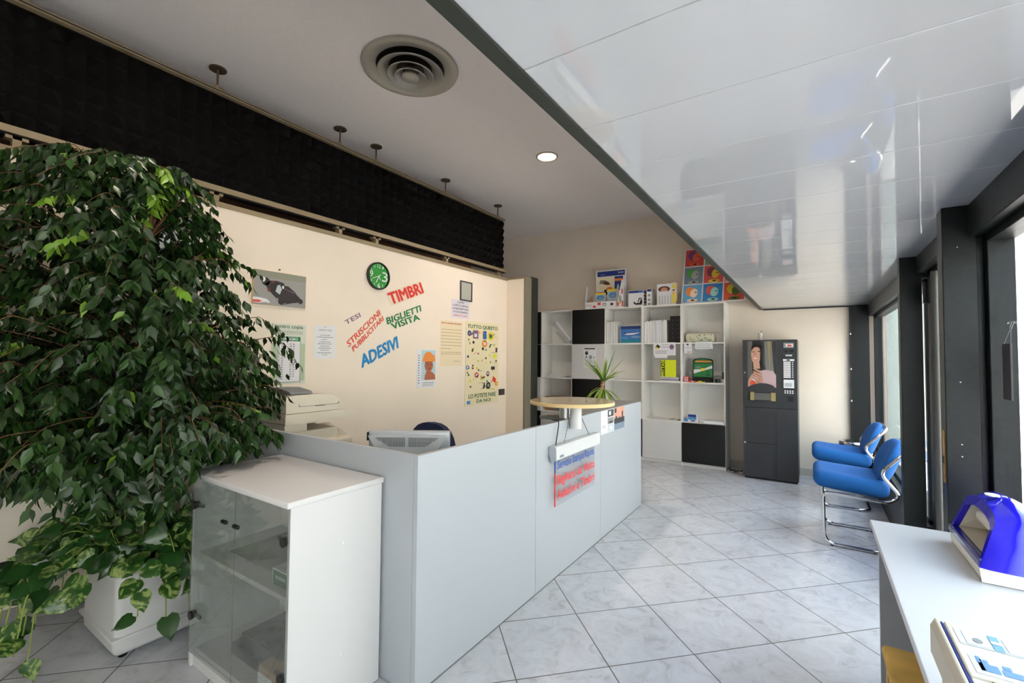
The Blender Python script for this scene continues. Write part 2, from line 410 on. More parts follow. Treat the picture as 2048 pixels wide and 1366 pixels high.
MB().lathe(c, [(.0005, -.082), (.052, -.08), (.062, -.075), (.064, -.066), (.04, -.03), (.0005, -.02)], M_dif, 40).build('centre_disc', t)
def downlight(x, y, label, power=115):
    t = thing('ceiling_downlight', label, 'ceiling light', (x, y, 3.593), 'recessed ceiling downlights')
    MB().lathe((x, y, 3.593), [(.118, 0), (.115, -.008), (.1, -.010), (.096, -.004)], M_dif, 32).build('trim_ring', t)
    MB().lathe((x, y, 3.59), [(.097, 0), (.05, -.006), (.0005, -.008)], emis('lamp glow', (255, 214, 160), 26), 28).build('lamp', t)
    l = bpy.data.lights.new('downlight_beam', 'SPOT'); l.energy = power; l.color = (1, .86, .74); l.spot_size = R(168); l.spot_blend = 1; l.shadow_soft_size = .08
    lo = bpy.data.objects.new('downlight_beam', l); C.objects.link(lo); lo.parent = t; lo.location = (0, 0, -.03)
downlight(-2.344, 4.189, 'lit round warm downlight recessed in the ceiling')
for y_ in (1.05, -1.5): downlight(-2.344, y_, 'added round warm downlight in the ceiling out of view', 60)  # unseen downlights, added to warm the left wall

t = thing('hanging_baffle', 'long black pyramid foam baffle hung from the ceiling above the counter wall', 'acoustic baffle', (-3.74, 1.4, 2.66))
fm = MB(); y0 = -2.67; n = 80; z0 = 2.695
for i in range(n):
    for k in range(7):
        a = (-3.70, y0+i*.1, z0+k*.1); q = [Vector(a), Vector(a)+Vector((0, .1, 0)), Vector(a)+Vector((0, .1, .1)), Vector(a)+Vector((0, 0, .1))]
        top = Vector((-3.64, a[1]+.05, a[2]+.05)); fm.add(q+[top], [(0, 1, 4), (1, 2, 4), (2, 3, 4), (3, 0, 4)], M_foam)
fm.box((-3.74, y0, z0), (-3.70, y0+8, z0+.7), M_foam)
fm.build('foam', t)
MB().box((-3.745, y0, 3.396), (-3.655, y0+8, 3.404), M_olive).box((-3.745, y0, 3.404), (-3.66, y0+8, 3.416), M_blackp).box((-3.745, y0, 3.416), (-3.67, y0+8, 3.43), M_olive).build('top_rail', t)
MB().box((-3.745, y0, 2.655), (-3.645, y0+8.02, 2.695), M_olive).box((-3.745, y0, 2.645), (-3.66, y0+8, 2.655), M_blackp).build('bottom_rail', t)
for yy in (-2.2, -.9, .55, 1.56, 2.62, 3.045, 4.10, 5.20):
    h = MB().cyl((-3.70, yy, 3.43), (-3.70, yy, 3.59), .008, M_rod, 10).cyl((-3.70, yy, 3.43), (-3.70, yy, 3.462), .016, M_olive, 8).box((-3.73, yy-.03, 3.428), (-3.67, yy+.03, 3.438), M_olive).build('hanger_rod', t)
    MB().cyl((-3.70, yy, 3.583), (-3.70, yy, 3.593), .058, M_rod, 24).build('ceiling_plate', h)
    MB().box((-3.72, yy-.018, 2.556), (-3.66, yy+.018, 2.645), M_olive).box((-3.72, yy-.045, 2.628), (-3.66, yy+.045, 2.646), M_olive).build('support_foot', t)

# ------------------------------------------------------------------ counter
t = thing('reception_counter', 'light grey laminate L-shaped reception counter on the tiled floor', 'counter', (-1.44, 2.9, 0))
for a, b in ((1.43, 2.434), (2.437, 3.457), (3.46, 4.49)):
    MB().box((-1.453, a, .004), (-1.428, b, 1.018), M_lam).build('front_panel', t, bevel=.0015)
MB().box((-3.45, 1.43, .004), (-1.455, 1.455, 1.018), M_lam).build('side_panel', t, bevel=.0015)
MB().box((-1.70, 2.95, .992), (-1.454, 4.49, 1.018), M_lam2).build('counter_top', t)
MB().box((-1.70, 4.465, .004), (-1.454, 4.49, .99), M_lam).build('end_panel', t)
MB().box((-1.4275, 1.46, 0), (-1.426, 4.47, .006), M_lamd).build('plinth_line', t)

t = thing('writing_shelf', 'round pale wood writing shelf raised on a white post over the counter edge', 'shelf', (-1.42, 2.92, .95))
c = (-1.42, 2.92, 1.122)
MB().lathe(c, [(.0005, 0), (.292, 0), (.295, .002)], M_woode, 60).lathe(c, [(.295, .002), (.295, .022), (.292, .025)], M_woode, 60).lathe(c, [(.292, .025), (.0005, .0255)], M_wood, 60).build('disc_top', t)
mb = MB().cyl((-1.385, 2.91, .955), (-1.385, 2.91, 1.135), .04, mat('white enamel', (214, 216, 218), .3), 28)
mb.box((-1.424, 2.89, .99), (-1.40, 2.93, 1.03), M_alu).cyl((-1.48, 2.93, 1.019), (-1.48, 2.93, 1.135), .04, M_alu, 24)
mb.build('support_post', t)

t = thing('hanging_sign', 'clear acrylic sign with blue and red lettering hung by chains on the counter front', 'sign', (-1.40, 2.95, .84))
yA, yB = 2.60, 3.31
pz = [(-1.425, .875), (-1.425, .82), (-1.405, .775), (-1.38, .785), (-1.372, .793), (-1.372, .862), (-1.38, .875)]
def sl(yv, z): return z+.035*(yv-2.95)/.7*0+.0
MB().prism(pz, yA, yB, mat('white enamel', (214, 216, 218), .3), axis=1).build('lamp_housing', t, bevel=.003)
mb = MB().prism([(a+.0, b) for a, b in pz], yA-.006, yA, M_lam); mb.box((-1.3715, 2.645, .80), (-1.371, 2.70, .815), M_grey); mb.build('end_cap', t)
px = MB().box((-1.402, 2.63, .485), (-1.397, 3.27, .785), M_plexi)
pa = px.build('acrylic_panel', t)
tx = MB(); fc = Face(tx, (-1.3955, 2.66, .40), (0, .60, 0), (0, 0, .32), .001)
M_tb = mat('blue lettering', (44, 84, 170), .5); M_tr = mat('red lettering', (226, 62, 62), .5)
fc.text('Servizio Stampa Rapida', 0, .95, .98, 1.17, M_tb, bold=.018); tx.build('blue_lettering', t)
tx = MB(); fc = Face(tx, (-1.3955, 2.66, .40), (0, .60, 0), (0, 0, .32), .001); fc.text('Biglietti da Visita', 0, .63, .99, .87, M_tr, bold=.018); tx.build('red_lettering', t)
tx = MB(); fc = Face(tx, (-1.3955, 2.66, .40), (0, .60, 0), (0, 0, .32), .001); fc.text('Adesivi e Timbri', 0, .38, .99, .58, M_tr, bold=.018)
tx.build('red_lettering', t)
tx = MB().box((-1.403, 2.628, .70), (-1.396, 2.634, .785), M_tb).box((-1.403, 2.628, .485), (-1.396, 2.634, .70), M_tr); tx.build('tinted_edge', t)
def chain(p0, p1, name, parent, mt):
    mb = MB(); p0 = Vector(p0); p1 = Vector(p1); n = int((p1-p0).length/.011)
    for i in range(n):
        a = p0.lerp(p1, (i+.1)/n); b = p0.lerp(p1, (i+.95)/n); r = .0028 if i % 2 else .0018
        mb.cyl(a, b, r, mt, 6)
    return mb.build(name, parent)
M_chain = mat('dull steel', (90, 90, 88), .4, metal=.6)
chain((-1.40, 2.76, .875), (-1.40, 2.86, 1.08), 'chain', t, M_chain); chain((-1.40, 3.17, .875), (-1.40, 2.97, 1.08), 'chain', t, M_chain)
MB().tube(fillet([(-1.41, 2.66, .875), (-1.405, 2.69, 1.0), (-1.415, 2.71, 1.03), (-1.47, 2.73, 1.025), (-1.52, 2.80, 1.022)], .03), .004, M_blackp, 8).build('power_cable', t)

t = MB(); t.box((-1.427, 3.456, .828), (-1.4262, 4.0, 1.017), M_paper)
fc = Face(t, (-1.4262, 3.456, .828), (0, .544, 0), (0, 0, .189))
M_dk = mat('night photo print', (48, 54, 60), .5); M_ps = mat('sunset photo print', (214, 158, 138), .5)
fc.rect(.54, .42, 1, 1, M_ps).rect(.54, .0, 1, .42, mat('river print', (120, 138, 156), .5)).rect(.54, .28, 1, .52, M_dk, 2).rect(.60, .45, .66, .62, M_dk, 3).rect(.74, .45, .78, .58, M_dk, 3).rect(.88, .4, .93, .78, M_dk, 3)
fc.rect(.27, .68, .52, .98, M_dk).rect(.27, .36, .52, .64, M_gry2).rect(.27, .03, .52, .33, mat('pale photo print', (190, 200, 206), .5)).rect(.32, .75, .4, .92, M_paper, 2).rect(.33, .4, .47, .48, M_dk, 2).ell(.4, .18, .07, .08, M_paper, 2).rect(.55, .78, .64, .98, M_dk, 2)
fc.dashes(.05, .2, .35, .02, M_grey).dashes(.05, .2, .3, .02, M_grey).dashes(.05, .2, .25, .02, M_grey)
tag(t.build('photo_flyer'), 'glossy flyer with city photographs taped to the counter front', 'flyer')

# ------------------------------------------------------------------ glass display cabinet
t = thing('display_cabinet', 'white display cabinet with two grey glass doors beside the counter', 'cabinet', (-2.05, 1.2, 0))
X0, X1, Y0, Y1 = -2.45, -1.64, .985, 1.42
MB().rbox((X0-.015, Y0-.02, .875), (X1+.012, Y1, .900), M_white, .006).build('top', t)
MB().box((X0, Y0, 0), (X0+.018, Y1-.003, .875), M_white).build('side_panel', t, bevel=.001)
mb = MB().box((X1-.018, Y0, .004), (X1, Y1-.003, .875), M_white).build('side_panel', t, bevel=.001)
for z in (.672, .217): MB().cyl((X1, 1.215, z), (X1+.002, 1.215, z), .006, M_paper, 12).build('screw_cap', t)
MB().box((X0+.018, Y1-.012, .06), (X1-.018, Y1-.004, .875), M_whitem).build('back_panel', t)
MB().box((X0+.018, Y0+.02, .06), (X1-.018, Y1-.012, .078), M_white).build('bottom_board', t)
MB().box((X0+.018, Y0+.02, .50), (X1-.018, Y1-.012, .52), M_white).build('shelf_board', t)
MB().box((X0+.018, Y0+.012, 0), (X1-.018, Y0+.03, .06), M_white).build('plinth', t)
xm = -2.046
for a, b, hx in ((X0+.002, xm-.002, -2.12), (xm+.002, X1-.002, -2.02)):
    dd = MB().box((a, Y0-.006, .07), (b, Y0-.001, .872), M_cabg).build('glass_door', t)
    MB().rbox((hx-.022, Y0-.02, .722), (hx+.022, Y0-.006, .738), M_blackp, .005).build('handle', dd)
    hxx = a+.028 if a < xm-.1 else b-.028
    for z in (.745, .24):
        MB().cyl((hxx, Y0-.014, z), (hxx, Y0-.005, z), .019, M_blackp, 20).cyl((hxx, Y0-.001, z), (hxx, Y0+.012, z), .016, M_blackp, 16).box((hxx-.004 if a < xm-.1 else hxx-.06, Y0+.002, z-.006), (hxx+.06 if a < xm-.1 else hxx+.004, Y0+.012, z+.006), M_blackp).build('hinge', dd)
# things in the cabinet
t = thing('paper_box_lid', 'green and white open paper carton on the upper shelf of the display cabinet', 'box', (-1.74, 1.15, .52))
mb = MB(); a = (-1.835, 1.03, .5205); b = (-1.665, 1.30, .59)
mb.box(a, (b[0], b[1], a[2]+.003), M_card)
mb.box(a, (b[0], a[1]+.003, b[2]), M_paper).box((a[0], b[1]-.003, a[2]), b, M_paper).box(a, (a[0]+.003, b[1], b[2]), M_paper).box((b[0]-.003, a[1], a[2]), b, M_paper)
fc = Face(mb, (a[0], a[1], a[2]), (b[0]-a[0], 0, 0), (0, 0, b[2]-a[2]))
fc.rect(.04, .08, .97, .93, M_grd)
fr2 = Face(mb, (b[0]-.01, a[1], b[2]-.004), (-(b[0]-a[0])+.02, 0, 0), (0, 0, -(b[2]-a[2])+.008))
fr2.text('NAVIGATOR', .42, .30, .90, .52, M_paper, 2).text('80', .06, .35, .25, .62, M_paper, 2).dashes(.08, .36, .2, .05, M_paper, 2)
mb.build('carton', t)
mb = MB().box((-1.825, 1.045, .5245), (-1.675, 1.29, .575), M_paper); mb.build('paper_stack', t)
tag(MB().box((-2.30, 1.08, .5205), (-1.90, 1.38, .528), M_lam2).build('paper_sheet'), 'flat grey sheets lying on the upper shelf of the display cabinet', 'paper')
def tray(x, y, z, w, d, h, label, rot=0):
    t = thing('plastic_tray', label, 'tray', (x, y, z), 'dark plastic trays in the display cabinet')
    mb = MB(); mt = mat('dark smoked plastic', (52, 58, 66), .3); o = Vector((x, y, z))
    mb.box(o+Vector((-w/2, -d/2, 0)), o+Vector((w/2, d/2, .004)), mt)
    for s in (-1, 1):
        mb.box(o+Vector((-w/2, s*d/2-.002, 0)), o+Vector((w/2, s*d/2+.002, h)), mt); mb.box(o+Vector((s*w/2-.002, -d/2, 0)), o+Vector((s*w/2+.002, d/2, h)), mt)
    mb.build('tray_shell', t)
    k = MB(); r = random.Random(3)
    for i in range(26):
        p = o+Vector((r.uniform(-w/2+.03, w/2-.03), r.uniform(-d/2+.03, d/2-.03), .004)); s = r.uniform(.012, .024)
        k.box(p-Vector((s, s, 0)), p+Vector((s, s, s*1.2)), r.choice([M_blackp, M_grey, mt, mt, M_anth]))
    k.build('small_parts', t)['kind'] = 'stuff'
    MB().box(o+Vector((w/2-.09, -d/2-.003, h*.3)), o+Vector((w/2-.03, -d/2-.002, h*.9)), M_grey).build('label_tag', t)
tray(-2.02, 1.22, .0785, .46, .28, .045, 'dark plastic parts tray lying on the cabinet floor, under the other')
tray(-1.99, 1.23, .1245, .42, .26, .05, 'dark plastic parts tray stacked on top of another in the cabinet')
t = MB(); a = (-1.90, 1.02, .0785); b = (-1.66, 1.075, .19)
t.box(a, b, M_card); t.box((-1.86, 1.015, .19), (-1.66, 1.07, .194), M_card); t.box((-1.9, 1.016, .08), (-1.80, 1.0185, .16), M_paper)
tag(t.build('cardboard_box'), 'brown cardboard box in the bottom front corner of the display cabinet', 'box')

# ------------------------------------------------------------------ copier behind the counter
t = thing('photocopier', 'large cream photocopier with a document feeder behind the counter side', 'photocopier', (-3.12, 1.9, 0))
MB().box((-3.33, 1.70, .745), (-2.92, 2.10, .93), M_cream).build('lower_body', t, bevel=.01)
MB().box((-3.35, 1.69, .93), (-2.91, 1.85, .985), M_cream).box((-3.35, 1.69, .93), (-3.20, 2.11, .985), M_cream2).build('paper_exit', t, bevel=.004)
MB().prism([(-2.88, .80), (-2.88, .845), (-3.18, .93), (-3.18, .80)], 1.86, 2.20, M_cream, axis=1).build('output_tray', t, bevel=.01)
MB().prism([(1.685, .985), (1.685, 1.055), (2.11, 1.055), (2.235, 1.035), (2.25, 1.02), (2.235, 1.0), (2.12, .985)], -3.38, -2.895, M_cream, axis=0).build('scanner_deck', t, bevel=.008)
MB().prism([(1.69, 1.058), (1.69, 1.165), (1.75, 1.178), (1.97, 1.178), (2.04, 1.165), (2.10, 1.12), (2.11, 1.058)], -3.36, -2.90, M_cream, axis=0).build('document_feeder', t, bevel=.008)
mb = MB().box((-2.899, 1.78, 1.10), (-2.8975, 2.09, 1.102), M_ink).box((-2.899, 1.78, 1.10), (-2.8975, 1.783, 1.115), M_ink).box((-2.899, 2.087, 1.10), (-2.8975, 2.09, 1.115), M_ink).box((-2.899, 1.90, 1.096), (-2.8975, 1.98, 1.099), M_ink)
mb.build('feeder_seam', t)
MB().prism([(-3.30, 1.182), (-3.26, 1.215), (-3.10, 1.222), (-2.95, 1.20), (-2.93, 1.182)], 1.74, 1.90, mat('grey tray', (120, 124, 128), .5), axis=1).build('feeder_tray', t, bevel=.004)
MB().cyl((-3.22, 1.684, .97), (-3.22, 1.68, .97), .03, M_paper, 20).box((-3.26, 1.678, .93), (-3.18, 1.684, .95), M_paper).build('side_latch', t)
MB().box((-2.9195, 1.76, .79), (-2.918, 1.80, .83), M_ink).build('power_switch', t)
MB().box((-3.36, 1.68, .0), (-2.90, 2.13, .70), M_cream2).build('paper_cassette_base', t)
# replace desk overlap: the copier base stands under, desk_surface omitted there

t = thing('work_desk', 'grey work desk inside the reception counter carrying the monitor', 'desk', (-2.0, 1.8, 0))
MB().box((-2.86, 1.46, .715), (-1.46, 2.15, .74), M_lam2).build('desk_top', t)
for x in (-2.86, -1.485): MB().box((x, 1.47, 0), (x+.022, 2.13, .714), M_lam2).build('end_panel', t)
# monitor
t = thing('computer_monitor', 'silver computer monitor seen from behind over the counter edge', 'monitor', (-1.87, 1.80, .74)); t.rotation_euler = (0, 0, yaw-.02)
def lb(mbx, name, bevel=0):   # local-frame build
    o = mbx.build(name, None, bevel); o.parent = t; return o
M_silver = mat('silver plastic', (172, 178, 184), .35, metal=.2)
lb(MB().rbox((-.225, -.0, .02), (.225, .04, .295), M_silver, .008), 'screen_housing')
lb(MB().prism([(-.215, .275), (.215, .275), (.12, .12), (-.12, .12)], -.045, .002, mat('silver plastic light', (188, 193, 198), .4), axis=1), 'rear_bulge', .012)
mb = MB()
for i in range(44):
    for k in range(7):
        x = -.185+i*.0086
        if abs(x) < .006 or abs(x) > .20-(k+2)*.012: continue
        mb.box((x-.0025, -.0468, .262-k*.0072), (x+.0025, -.0455, .266-k*.0072), M_ink)
lb(mb, 'vent_slots')
lb(MB().box((-.235, .0, .24), (-.224, .02, .285), M_blackp), 'side_knob')
lb(MB().box((-.04, .0, .01), (.04, .03, .12), M_silver).rbox((-.11, -.09, .001), (.11, .11, .014), M_silver, .005), 'stand')

# office chair behind counter
t = thing('office_chair', 'dark navy office chair whose rounded backrest shows above the monitor', 'chair', (-2.22, 2.55, 0))
def tilt(v): return (v[0], v[1]-(v[2]-.75)*.1, v[2])
mb = MB(); prof = []
for i in range(24):
    a = 2*math.pi*i/24; prof.append((-2.22+.20*math.copysign(abs(math.cos(a))**.8, math.cos(a)), .78+.21*math.copysign(abs(math.sin(a))**.85, math.sin(a))))
mb.prism(prof, 2.33, 2.38, M_navy, axis=1, smooth=True); mb.build('backrest', t, bevel=.015)
MB().rbox((-2.45, 2.36, .43), (-1.99, 2.82, .50), M_navy, .03).build('seat', t)
MB().box((-2.25, 2.36, .38), (-2.19, 2.385, .62), M_blackp).box((-2.25, 2.36, .38), (-2.19, 2.6, .40), M_blackp).build('back_bracket', t)
MB().cyl((-2.22, 2.58, .08), (-2.22, 2.58, .43), .028, M_chrome).build('gas_column', t)
for i in range(5):
    a = i*math.tau/5+.3; e = Vector((-2.22+.27*math.cos(a), 2.58+.27*math.sin(a), .065))
    l = MB().cyl((-2.22, 2.58, .10), e, .02, M_blackp, 10, r1=.014).build('base_leg', t)
    MB().cyl(e+Vector((-.012, 0, -.035)), e+Vector((.012, 0, -.035)), .029, M_blackp, 14).build('castor', l)

# yucca
t = thing('yucca_plant', 'small yucca with a single cane and arching green leaves behind the counter end', 'plant', (-1.93, 4.52, 0))
MB().lathe((-1.93, 4.58, 0), [(.0005, 0), (.11, 0), (.15, .30), (.155, .31), (.14, .31), (.13, .27), (.0005, .27)], M_anth, 32).build('pot', t)
mb = MB(); st = fillet([(-1.93, 4.58, .27), (-1.90, 4.57, .7), (-1.88, 4.55, 1.0), (-1.86, 4.56, 1.20)], .1)
mb.tube(st, .018, mat('ringed cane', (150, 118, 84), .8, noise=.35, scale=45), 10)
for i in range(40):
    k = i/40*(len(st)-1); a = st[int(k)].lerp(st[min(int(k)+1, len(st)-1)], k % 1); mb.cyl(a, a+Vector((0, 0, .008)), .0205, mat('cane ring', (196, 150, 110), .8), 10)
mb.build('cane', t)
M_yuc = mat('yucca leaf', (122, 150, 56), .45, noise=.25, scale=9); M_yuc2 = mat('dark yucca leaf', (76, 108, 44), .45, noise=.25, scale=9)
rl = random.Random(12)
def strap(mb, o, az, el, L, w, droop, m):
    pts = []; d = Vector((math.cos(az)*math.cos(el), math.sin(az)*math.cos(el), math.sin(el))); side = Vector((-math.sin(az), math.cos(az), 0)); p = Vector(o)
    n = 9; vs = []
    for i in range(n+1):
        t_ = i/n; ww = w*math.sin(math.pi*min(1, (.12+t_*.88)))**.6*(1-t_**3) if i < n else .0005
        up = side.cross(d).normalized(); vs += [p-side*ww/2+up*ww*.18, p.copy(), p+side*ww/2+up*ww*.18]
        p = p+d*(L/n); d = (d+Vector((0, 0, -droop/n))).normalized()
    fs = []
    for i in range(n):
        a = i*3; fs += [(a, a+1, a+4, a+3), (a+1, a+2, a+5, a+4)]
    mb.add(vs, fs, m, True)
mb = MB(); dr = MB()
for i in range(12):
    strap(mb, (-1.86, 4.56, 1.20+rl.uniform(-.03, .02)), i*2.4+.5, rl.uniform(.25, 1.25), rl.uniform(.32, .42), .036, rl.uniform(.2, .7), rl.choice([M_yuc, M_yuc2]))
for i in range(16):
    strap(dr, (-1.86, 4.56, 1.13+rl.uniform(-.04, .02)), i*2.4, rl.uniform(-.7, .2), rl.uniform(.28, .38), .034, rl.uniform(1.2, 2.6), M_yuc)
mb.build('upright_leaves', t); dr.build('drooping_leaves', t)

# ------------------------------------------------------------------ bookcase along the back wall
XS = [-4.275, -3.71, -3.15, -2.609, -2.04, -1.50, -.953]; ZS = [.045, .583, 1.12, 1.657, 2.195]
YF, YW = 6.48, 6.838
names = {0: 'far left bookcase column with black square doors, half hidden by the partition post', 1: 'open bookcase column next to the partition post holding a rolled poster tube',
         2: 'bookcase column with black, pale and black square doors stacked', 3: 'bookcase column behind the yucca with white binders and an aircraft picture',
         4: 'bookcase column holding a row of white magazines and a black binder', 5: 'rightmost bookcase column ending beside the coffee machine, black door at its foot'}
doors = {0: {0: 'b', 1: 'w', 2: 'b', 3: 'b'}, 1: {3: None, 0: 'w'}, 2: {3: 'b', 2: 'w', 1: 'b', 0: 'w'}, 3: {0: 'b'}, 4: {0: 'w'}, 5: {0: 'b'}}
for i in range(6):
    a, b = XS[i], XS[i+1]
    t = thing('bookcase', names[i], 'bookcase', ((a+b)/2, YF, 0), 'modular white bookcase columns on the back wall')
    MB().box((a+.001, YF, .0), (a+.015, YW, 2.18), M_whitem).build('side_panel', t); MB().box((b-.015, YF, .0), (b-.001, YW, 2.18), M_whitem).build('side_panel', t)
    MB().box((a+.015, YW-.008, .045), (b-.015, YW, 2.18), M_whitem).build('back_panel', t)
    MB().box((a+.001, YF-.003, 2.18), (b-.001, YW, 2.20), M_whitem).build('top_board', t)
    MB().box((a+.015, YF+.02, 0), (b-.015, YF+.035, .045), M_whitem).build('plinth', t)
    for z in ZS[:-1]: MB().box((a+.015, YF+.004, z-.009), (b-.015, YW-.008, z+.009), M_whitem).build('shelf_board', t)
    for k, c_ in doors[i].items():
        if c_: MB().box((a+.004, YF-.018, ZS[k]+.003), (b-.004, YF-.001, ZS[k+1]-.004), M_black if c_ == 'b' else M_white).build('door', t, bevel=.002)['label'] = ('black' if c_ == 'b' else 'pale grey')+' square door'
def back_face(mb, x0, z0, x1, z1, y): return Face(mb, (x0, y, z0), (x1-x0, 0, 0), (0, 0, z1-z0))
# contents
S1 = ZS[1]+.0095; S2 = ZS[2]+.0095; S3 = ZS[3]+.0095
tag(MB().cyl((-3.50, 6.60, 2.02), (-3.215, 6.58, 1.706), .028, M_paper, 20).cyl((-3.50, 6.60, 2.02), (-3.505, 6.60, 2.026), .03, M_grey, 20).build('poster_tube'), 'white rolled poster tube leaning inside the bookcase', 'tube')
tag(MB().box((-3.20, 6.52, S3), (-3.168, 6.62, S3+.06), M_sky).build('small_box'), 'tiny blue box at the foot of the rolled poster tube', 'box')
mb = MB()
for i in range(6): mb.box((-3.68+i*.015, 6.50+.01*i, S2+i*.004), (-3.33+i*.008, 6.72, S2+.0035+i*.004), M_paper)
tag(mb.build('paper_stack'), 'loose white papers on the second shelf beside the partition post', 'papers')
mb = MB().add([(-3.62, 6.55, S2+.0245), (-3.42, 6.55, S2+.0245), (-3.53, 6.60, S2+.09), (-3.5, 6.68, S2+.026)], [(0, 1, 2), (1, 3, 2), (3, 0, 2), (0, 3, 1)], M_paper)
tag(mb.build('folded_sheet'), 'folded white sheet standing on the loose papers', 'paper')
tag(MB().box((-3.65, 6.50, S1), (-3.31, 6.75, S1+.22), M_card).box((-3.48, 6.499, S1), (-3.31, 6.5005, S1+.19), M_lam2).build('cardboard_box'), 'brown and grey box on the third shelf beside the partition post', 'box')
mb = MB().box((-2.952, 6.4605, 1.295), (-2.738, 6.4615, 1.597), M_paper)
fc = back_face(mb, -2.952, 1.295, -2.738, 1.597, 6.4605)
fc.rect(.08, .93, .9, .99, M_ink).ell(.25, .74, .12, .1, M_ink).ell(.28, .82, .08, .04, M_grey, 2).rect(.18, .5, .28, .58, M_dk).rect(.45, .45, .65, .62, M_grey).rect(.75, .5, .86, .55, M_pur)
for u in (.15, .3, .45, .6): fc.line(u, .42, u+.08, .2, .004, M_ink)
fc.dashes(.1, .45, .12, .02, M_gr).dashes(.55, .9, .06, .05, M_dblue)
tag(mb.build('notice_poster'), 'black and white illustrated notice on the pale bookcase door', 'poster')
r = random.Random(5)
x = -2.585
for i in range(6):
    w = .022; h = r.uniform(.295, .33)
    tag(MB().box((x, 6.50, S3), (x+w, 6.74, S3+h), M_paper if i % 2 else M_whitem).build('catalogue'), 'white catalogue standing left of the aircraft picture', 'catalogue', 'white catalogues left of the aircraft picture'); x += w+.006
mb = MB(); mb.box((-2.378, 6.50, S3), (-2.066, 6.512, S3+.255), M_paper); fc = back_face(mb, -2.372, S3+.004, -2.07, S3+.251, 6.5)
fc.rect(0, 0, 1, 1, mat('sky print', (60, 112, 176), .4)).rect(0, 0, 1, .2, mat('sea print', (40, 128, 150), .4), 2).rect(0, .82, 1, 1, mat('deep sky print', (34, 56, 104), .4), 2).ell(.2, .3, .2, .08, M_sky, 2).ell(.75, .35, .25, .07, mat('haze print', (110, 150, 190), .5), 2)
fc.ell(.5, .52, .3, .045, M_paper, 3, a=2).poly([(.45, .5), (.9, .56), (.95, .6), (.5, .56)], M_paper, 4).poly([(.5, .5), (.42, .40), (.36, .42), (.44, .5)], M_grey, 4).rect(.72, .47, .8, .51, M_dblue, 4).poly([(.23, .52), (.18, .64), (.23, .64), (.3, .54)], M_dblue, 4)
tag(mb.build('aircraft_picture'), 'blue picture of a white aircraft over the sea, standing on the shelf', 'picture')
x = -2.018
for i in range(13):
    w = .0215; h = r.uniform(.30, .325)
    tag(MB().box((x, 6.50+r.uniform(0, .01), S3), (x+w, 6.72, S3+h), r.choice([M_paper, M_whitem, M_white])).build('magazine'), 'white magazine in the upright row left of the black binder', 'magazine', 'white magazines left of the black binder'); x += w+.0027
for i in range(2):
    bx = -1.657+i*.071
    mb = MB().box((bx, 6.50, S3), (bx+.068, 6.76, S3+.37), M_blackp)
    for k in range(5): mb.box((bx+.025, 6.498, S3+.06+k*.06), (bx+.045, 6.5, S3+.08+k*.06), M_anth)
    tag(mb.build('ring_binder'), ('left' if i == 0 else 'right')+'hand one of two black ring binders beside the white magazines', 'binder', 'black ring binders')
t = MB().rbox((-1.462, 6.52, S3), (-1.09, 6.70, S3+.13), mat('floral wrap', (206, 202, 180), .7), .035)
r2 = random.Random(9)
fc = back_face(t, -1.44, S3+.02, -1.11, S3+.11, 6.519)
for i in range(26): fc.ell(r2.uniform(.03, .97), r2.uniform(.08, .92), .03, .09, mat('sage leaf print', (128, 168, 140), .7), 1+i % 3, a=r2.uniform(0, 180))
tag(t.build('tissue_box'), 'cream oblong box patterned with green leaves on the top right shelf', 'box')
# papers taped to the board edges
def hung(x0, z0, x1, z1, y, label, draw=None, m=None):
    mb = MB().box((x0, y, z0), (x1, y+.0008, z1), m or M_paper); fc = back_face(mb, x0, z0, x1, z1, y)
    if draw: draw(fc)
    return tag(mb.build('notice_sheet'), label, 'notice')
def d1(fc):
    fc.poly([(.08, .6), (.22, .45), (.32, .7), (.18, .86)], M_ink).poly([(.1, .55), (.22, .45), (.26, .55), (.13, .68)], M_yel, 2).ell(.83, .65, .1, .2, M_pur).dashes(.38, .7, .8, .04, M_grey).dashes(.35, .75, .62, .04, M_grey).dashes(.1, .6, .3, .05, M_pur).dashes(.1, .6, .15, .05, M_pur)
hung(-1.883, 1.49, -1.578, 1.67, 6.4765, 'white notice with a flag emblem hanging above the lime yellow book', d1)
hung(-1.86, 1.452, -1.69, 1.50, 6.4775, 'small plain white sheet hanging below the flag notice', None)
hung(-1.468, 1.517, -1.366, 1.67, 6.4765, 'narrow white notice with a small dark mark on the right bookcase column', lambda fc: fc.rect(.35, .72, .6, .86, M_ink).dashes(.2, .8, .5, .04, M_grey).dashes(.4, .8, .1, .06, M_red))
hung(-1.323, 1.575, -1.104, 1.672, 6.4765, 'wide white notice above the arched green display', lambda fc: [fc.dashes(.1, .9, v, .05, M_grey) for v in (.7, .5, .3, .15)])
mb = MB().box((-1.792, 6.50, S2+.0608), (-1.58, 6.512, S2+.296), M_lime); fc = back_face(mb, -1.792, S2+.0608, -1.58, S2+.296, 6.5)
fc.rect(.02, .02, .30, .98, M_ink); f2 = Face(mb, fc.p(.28, .02, 1), fc.V*.96, -fc.U*.24); f2.N = fc.N; f2.text('FFITTASI', .02, .1, .98, .9, M_lime, 1, bold=.03)
tag(mb.build('rental_sign'), 'lime yellow sign with vertical black lettering on the bookcase', 'sign')
for i in range(6):
    z = S2+i*.01
    tag(MB().box((-1.80+.006*i, 6.495, z), (-1.522-.02*(i % 2), 6.72, z+.0095), [M_paper, M_grey, M_pur, M_paper, M_lam2, M_white][i]).build('magazine'), 'magazine lying in the flat stack under the lime yellow sign', 'magazine', 'magazines stacked flat under the lime yellow sign')
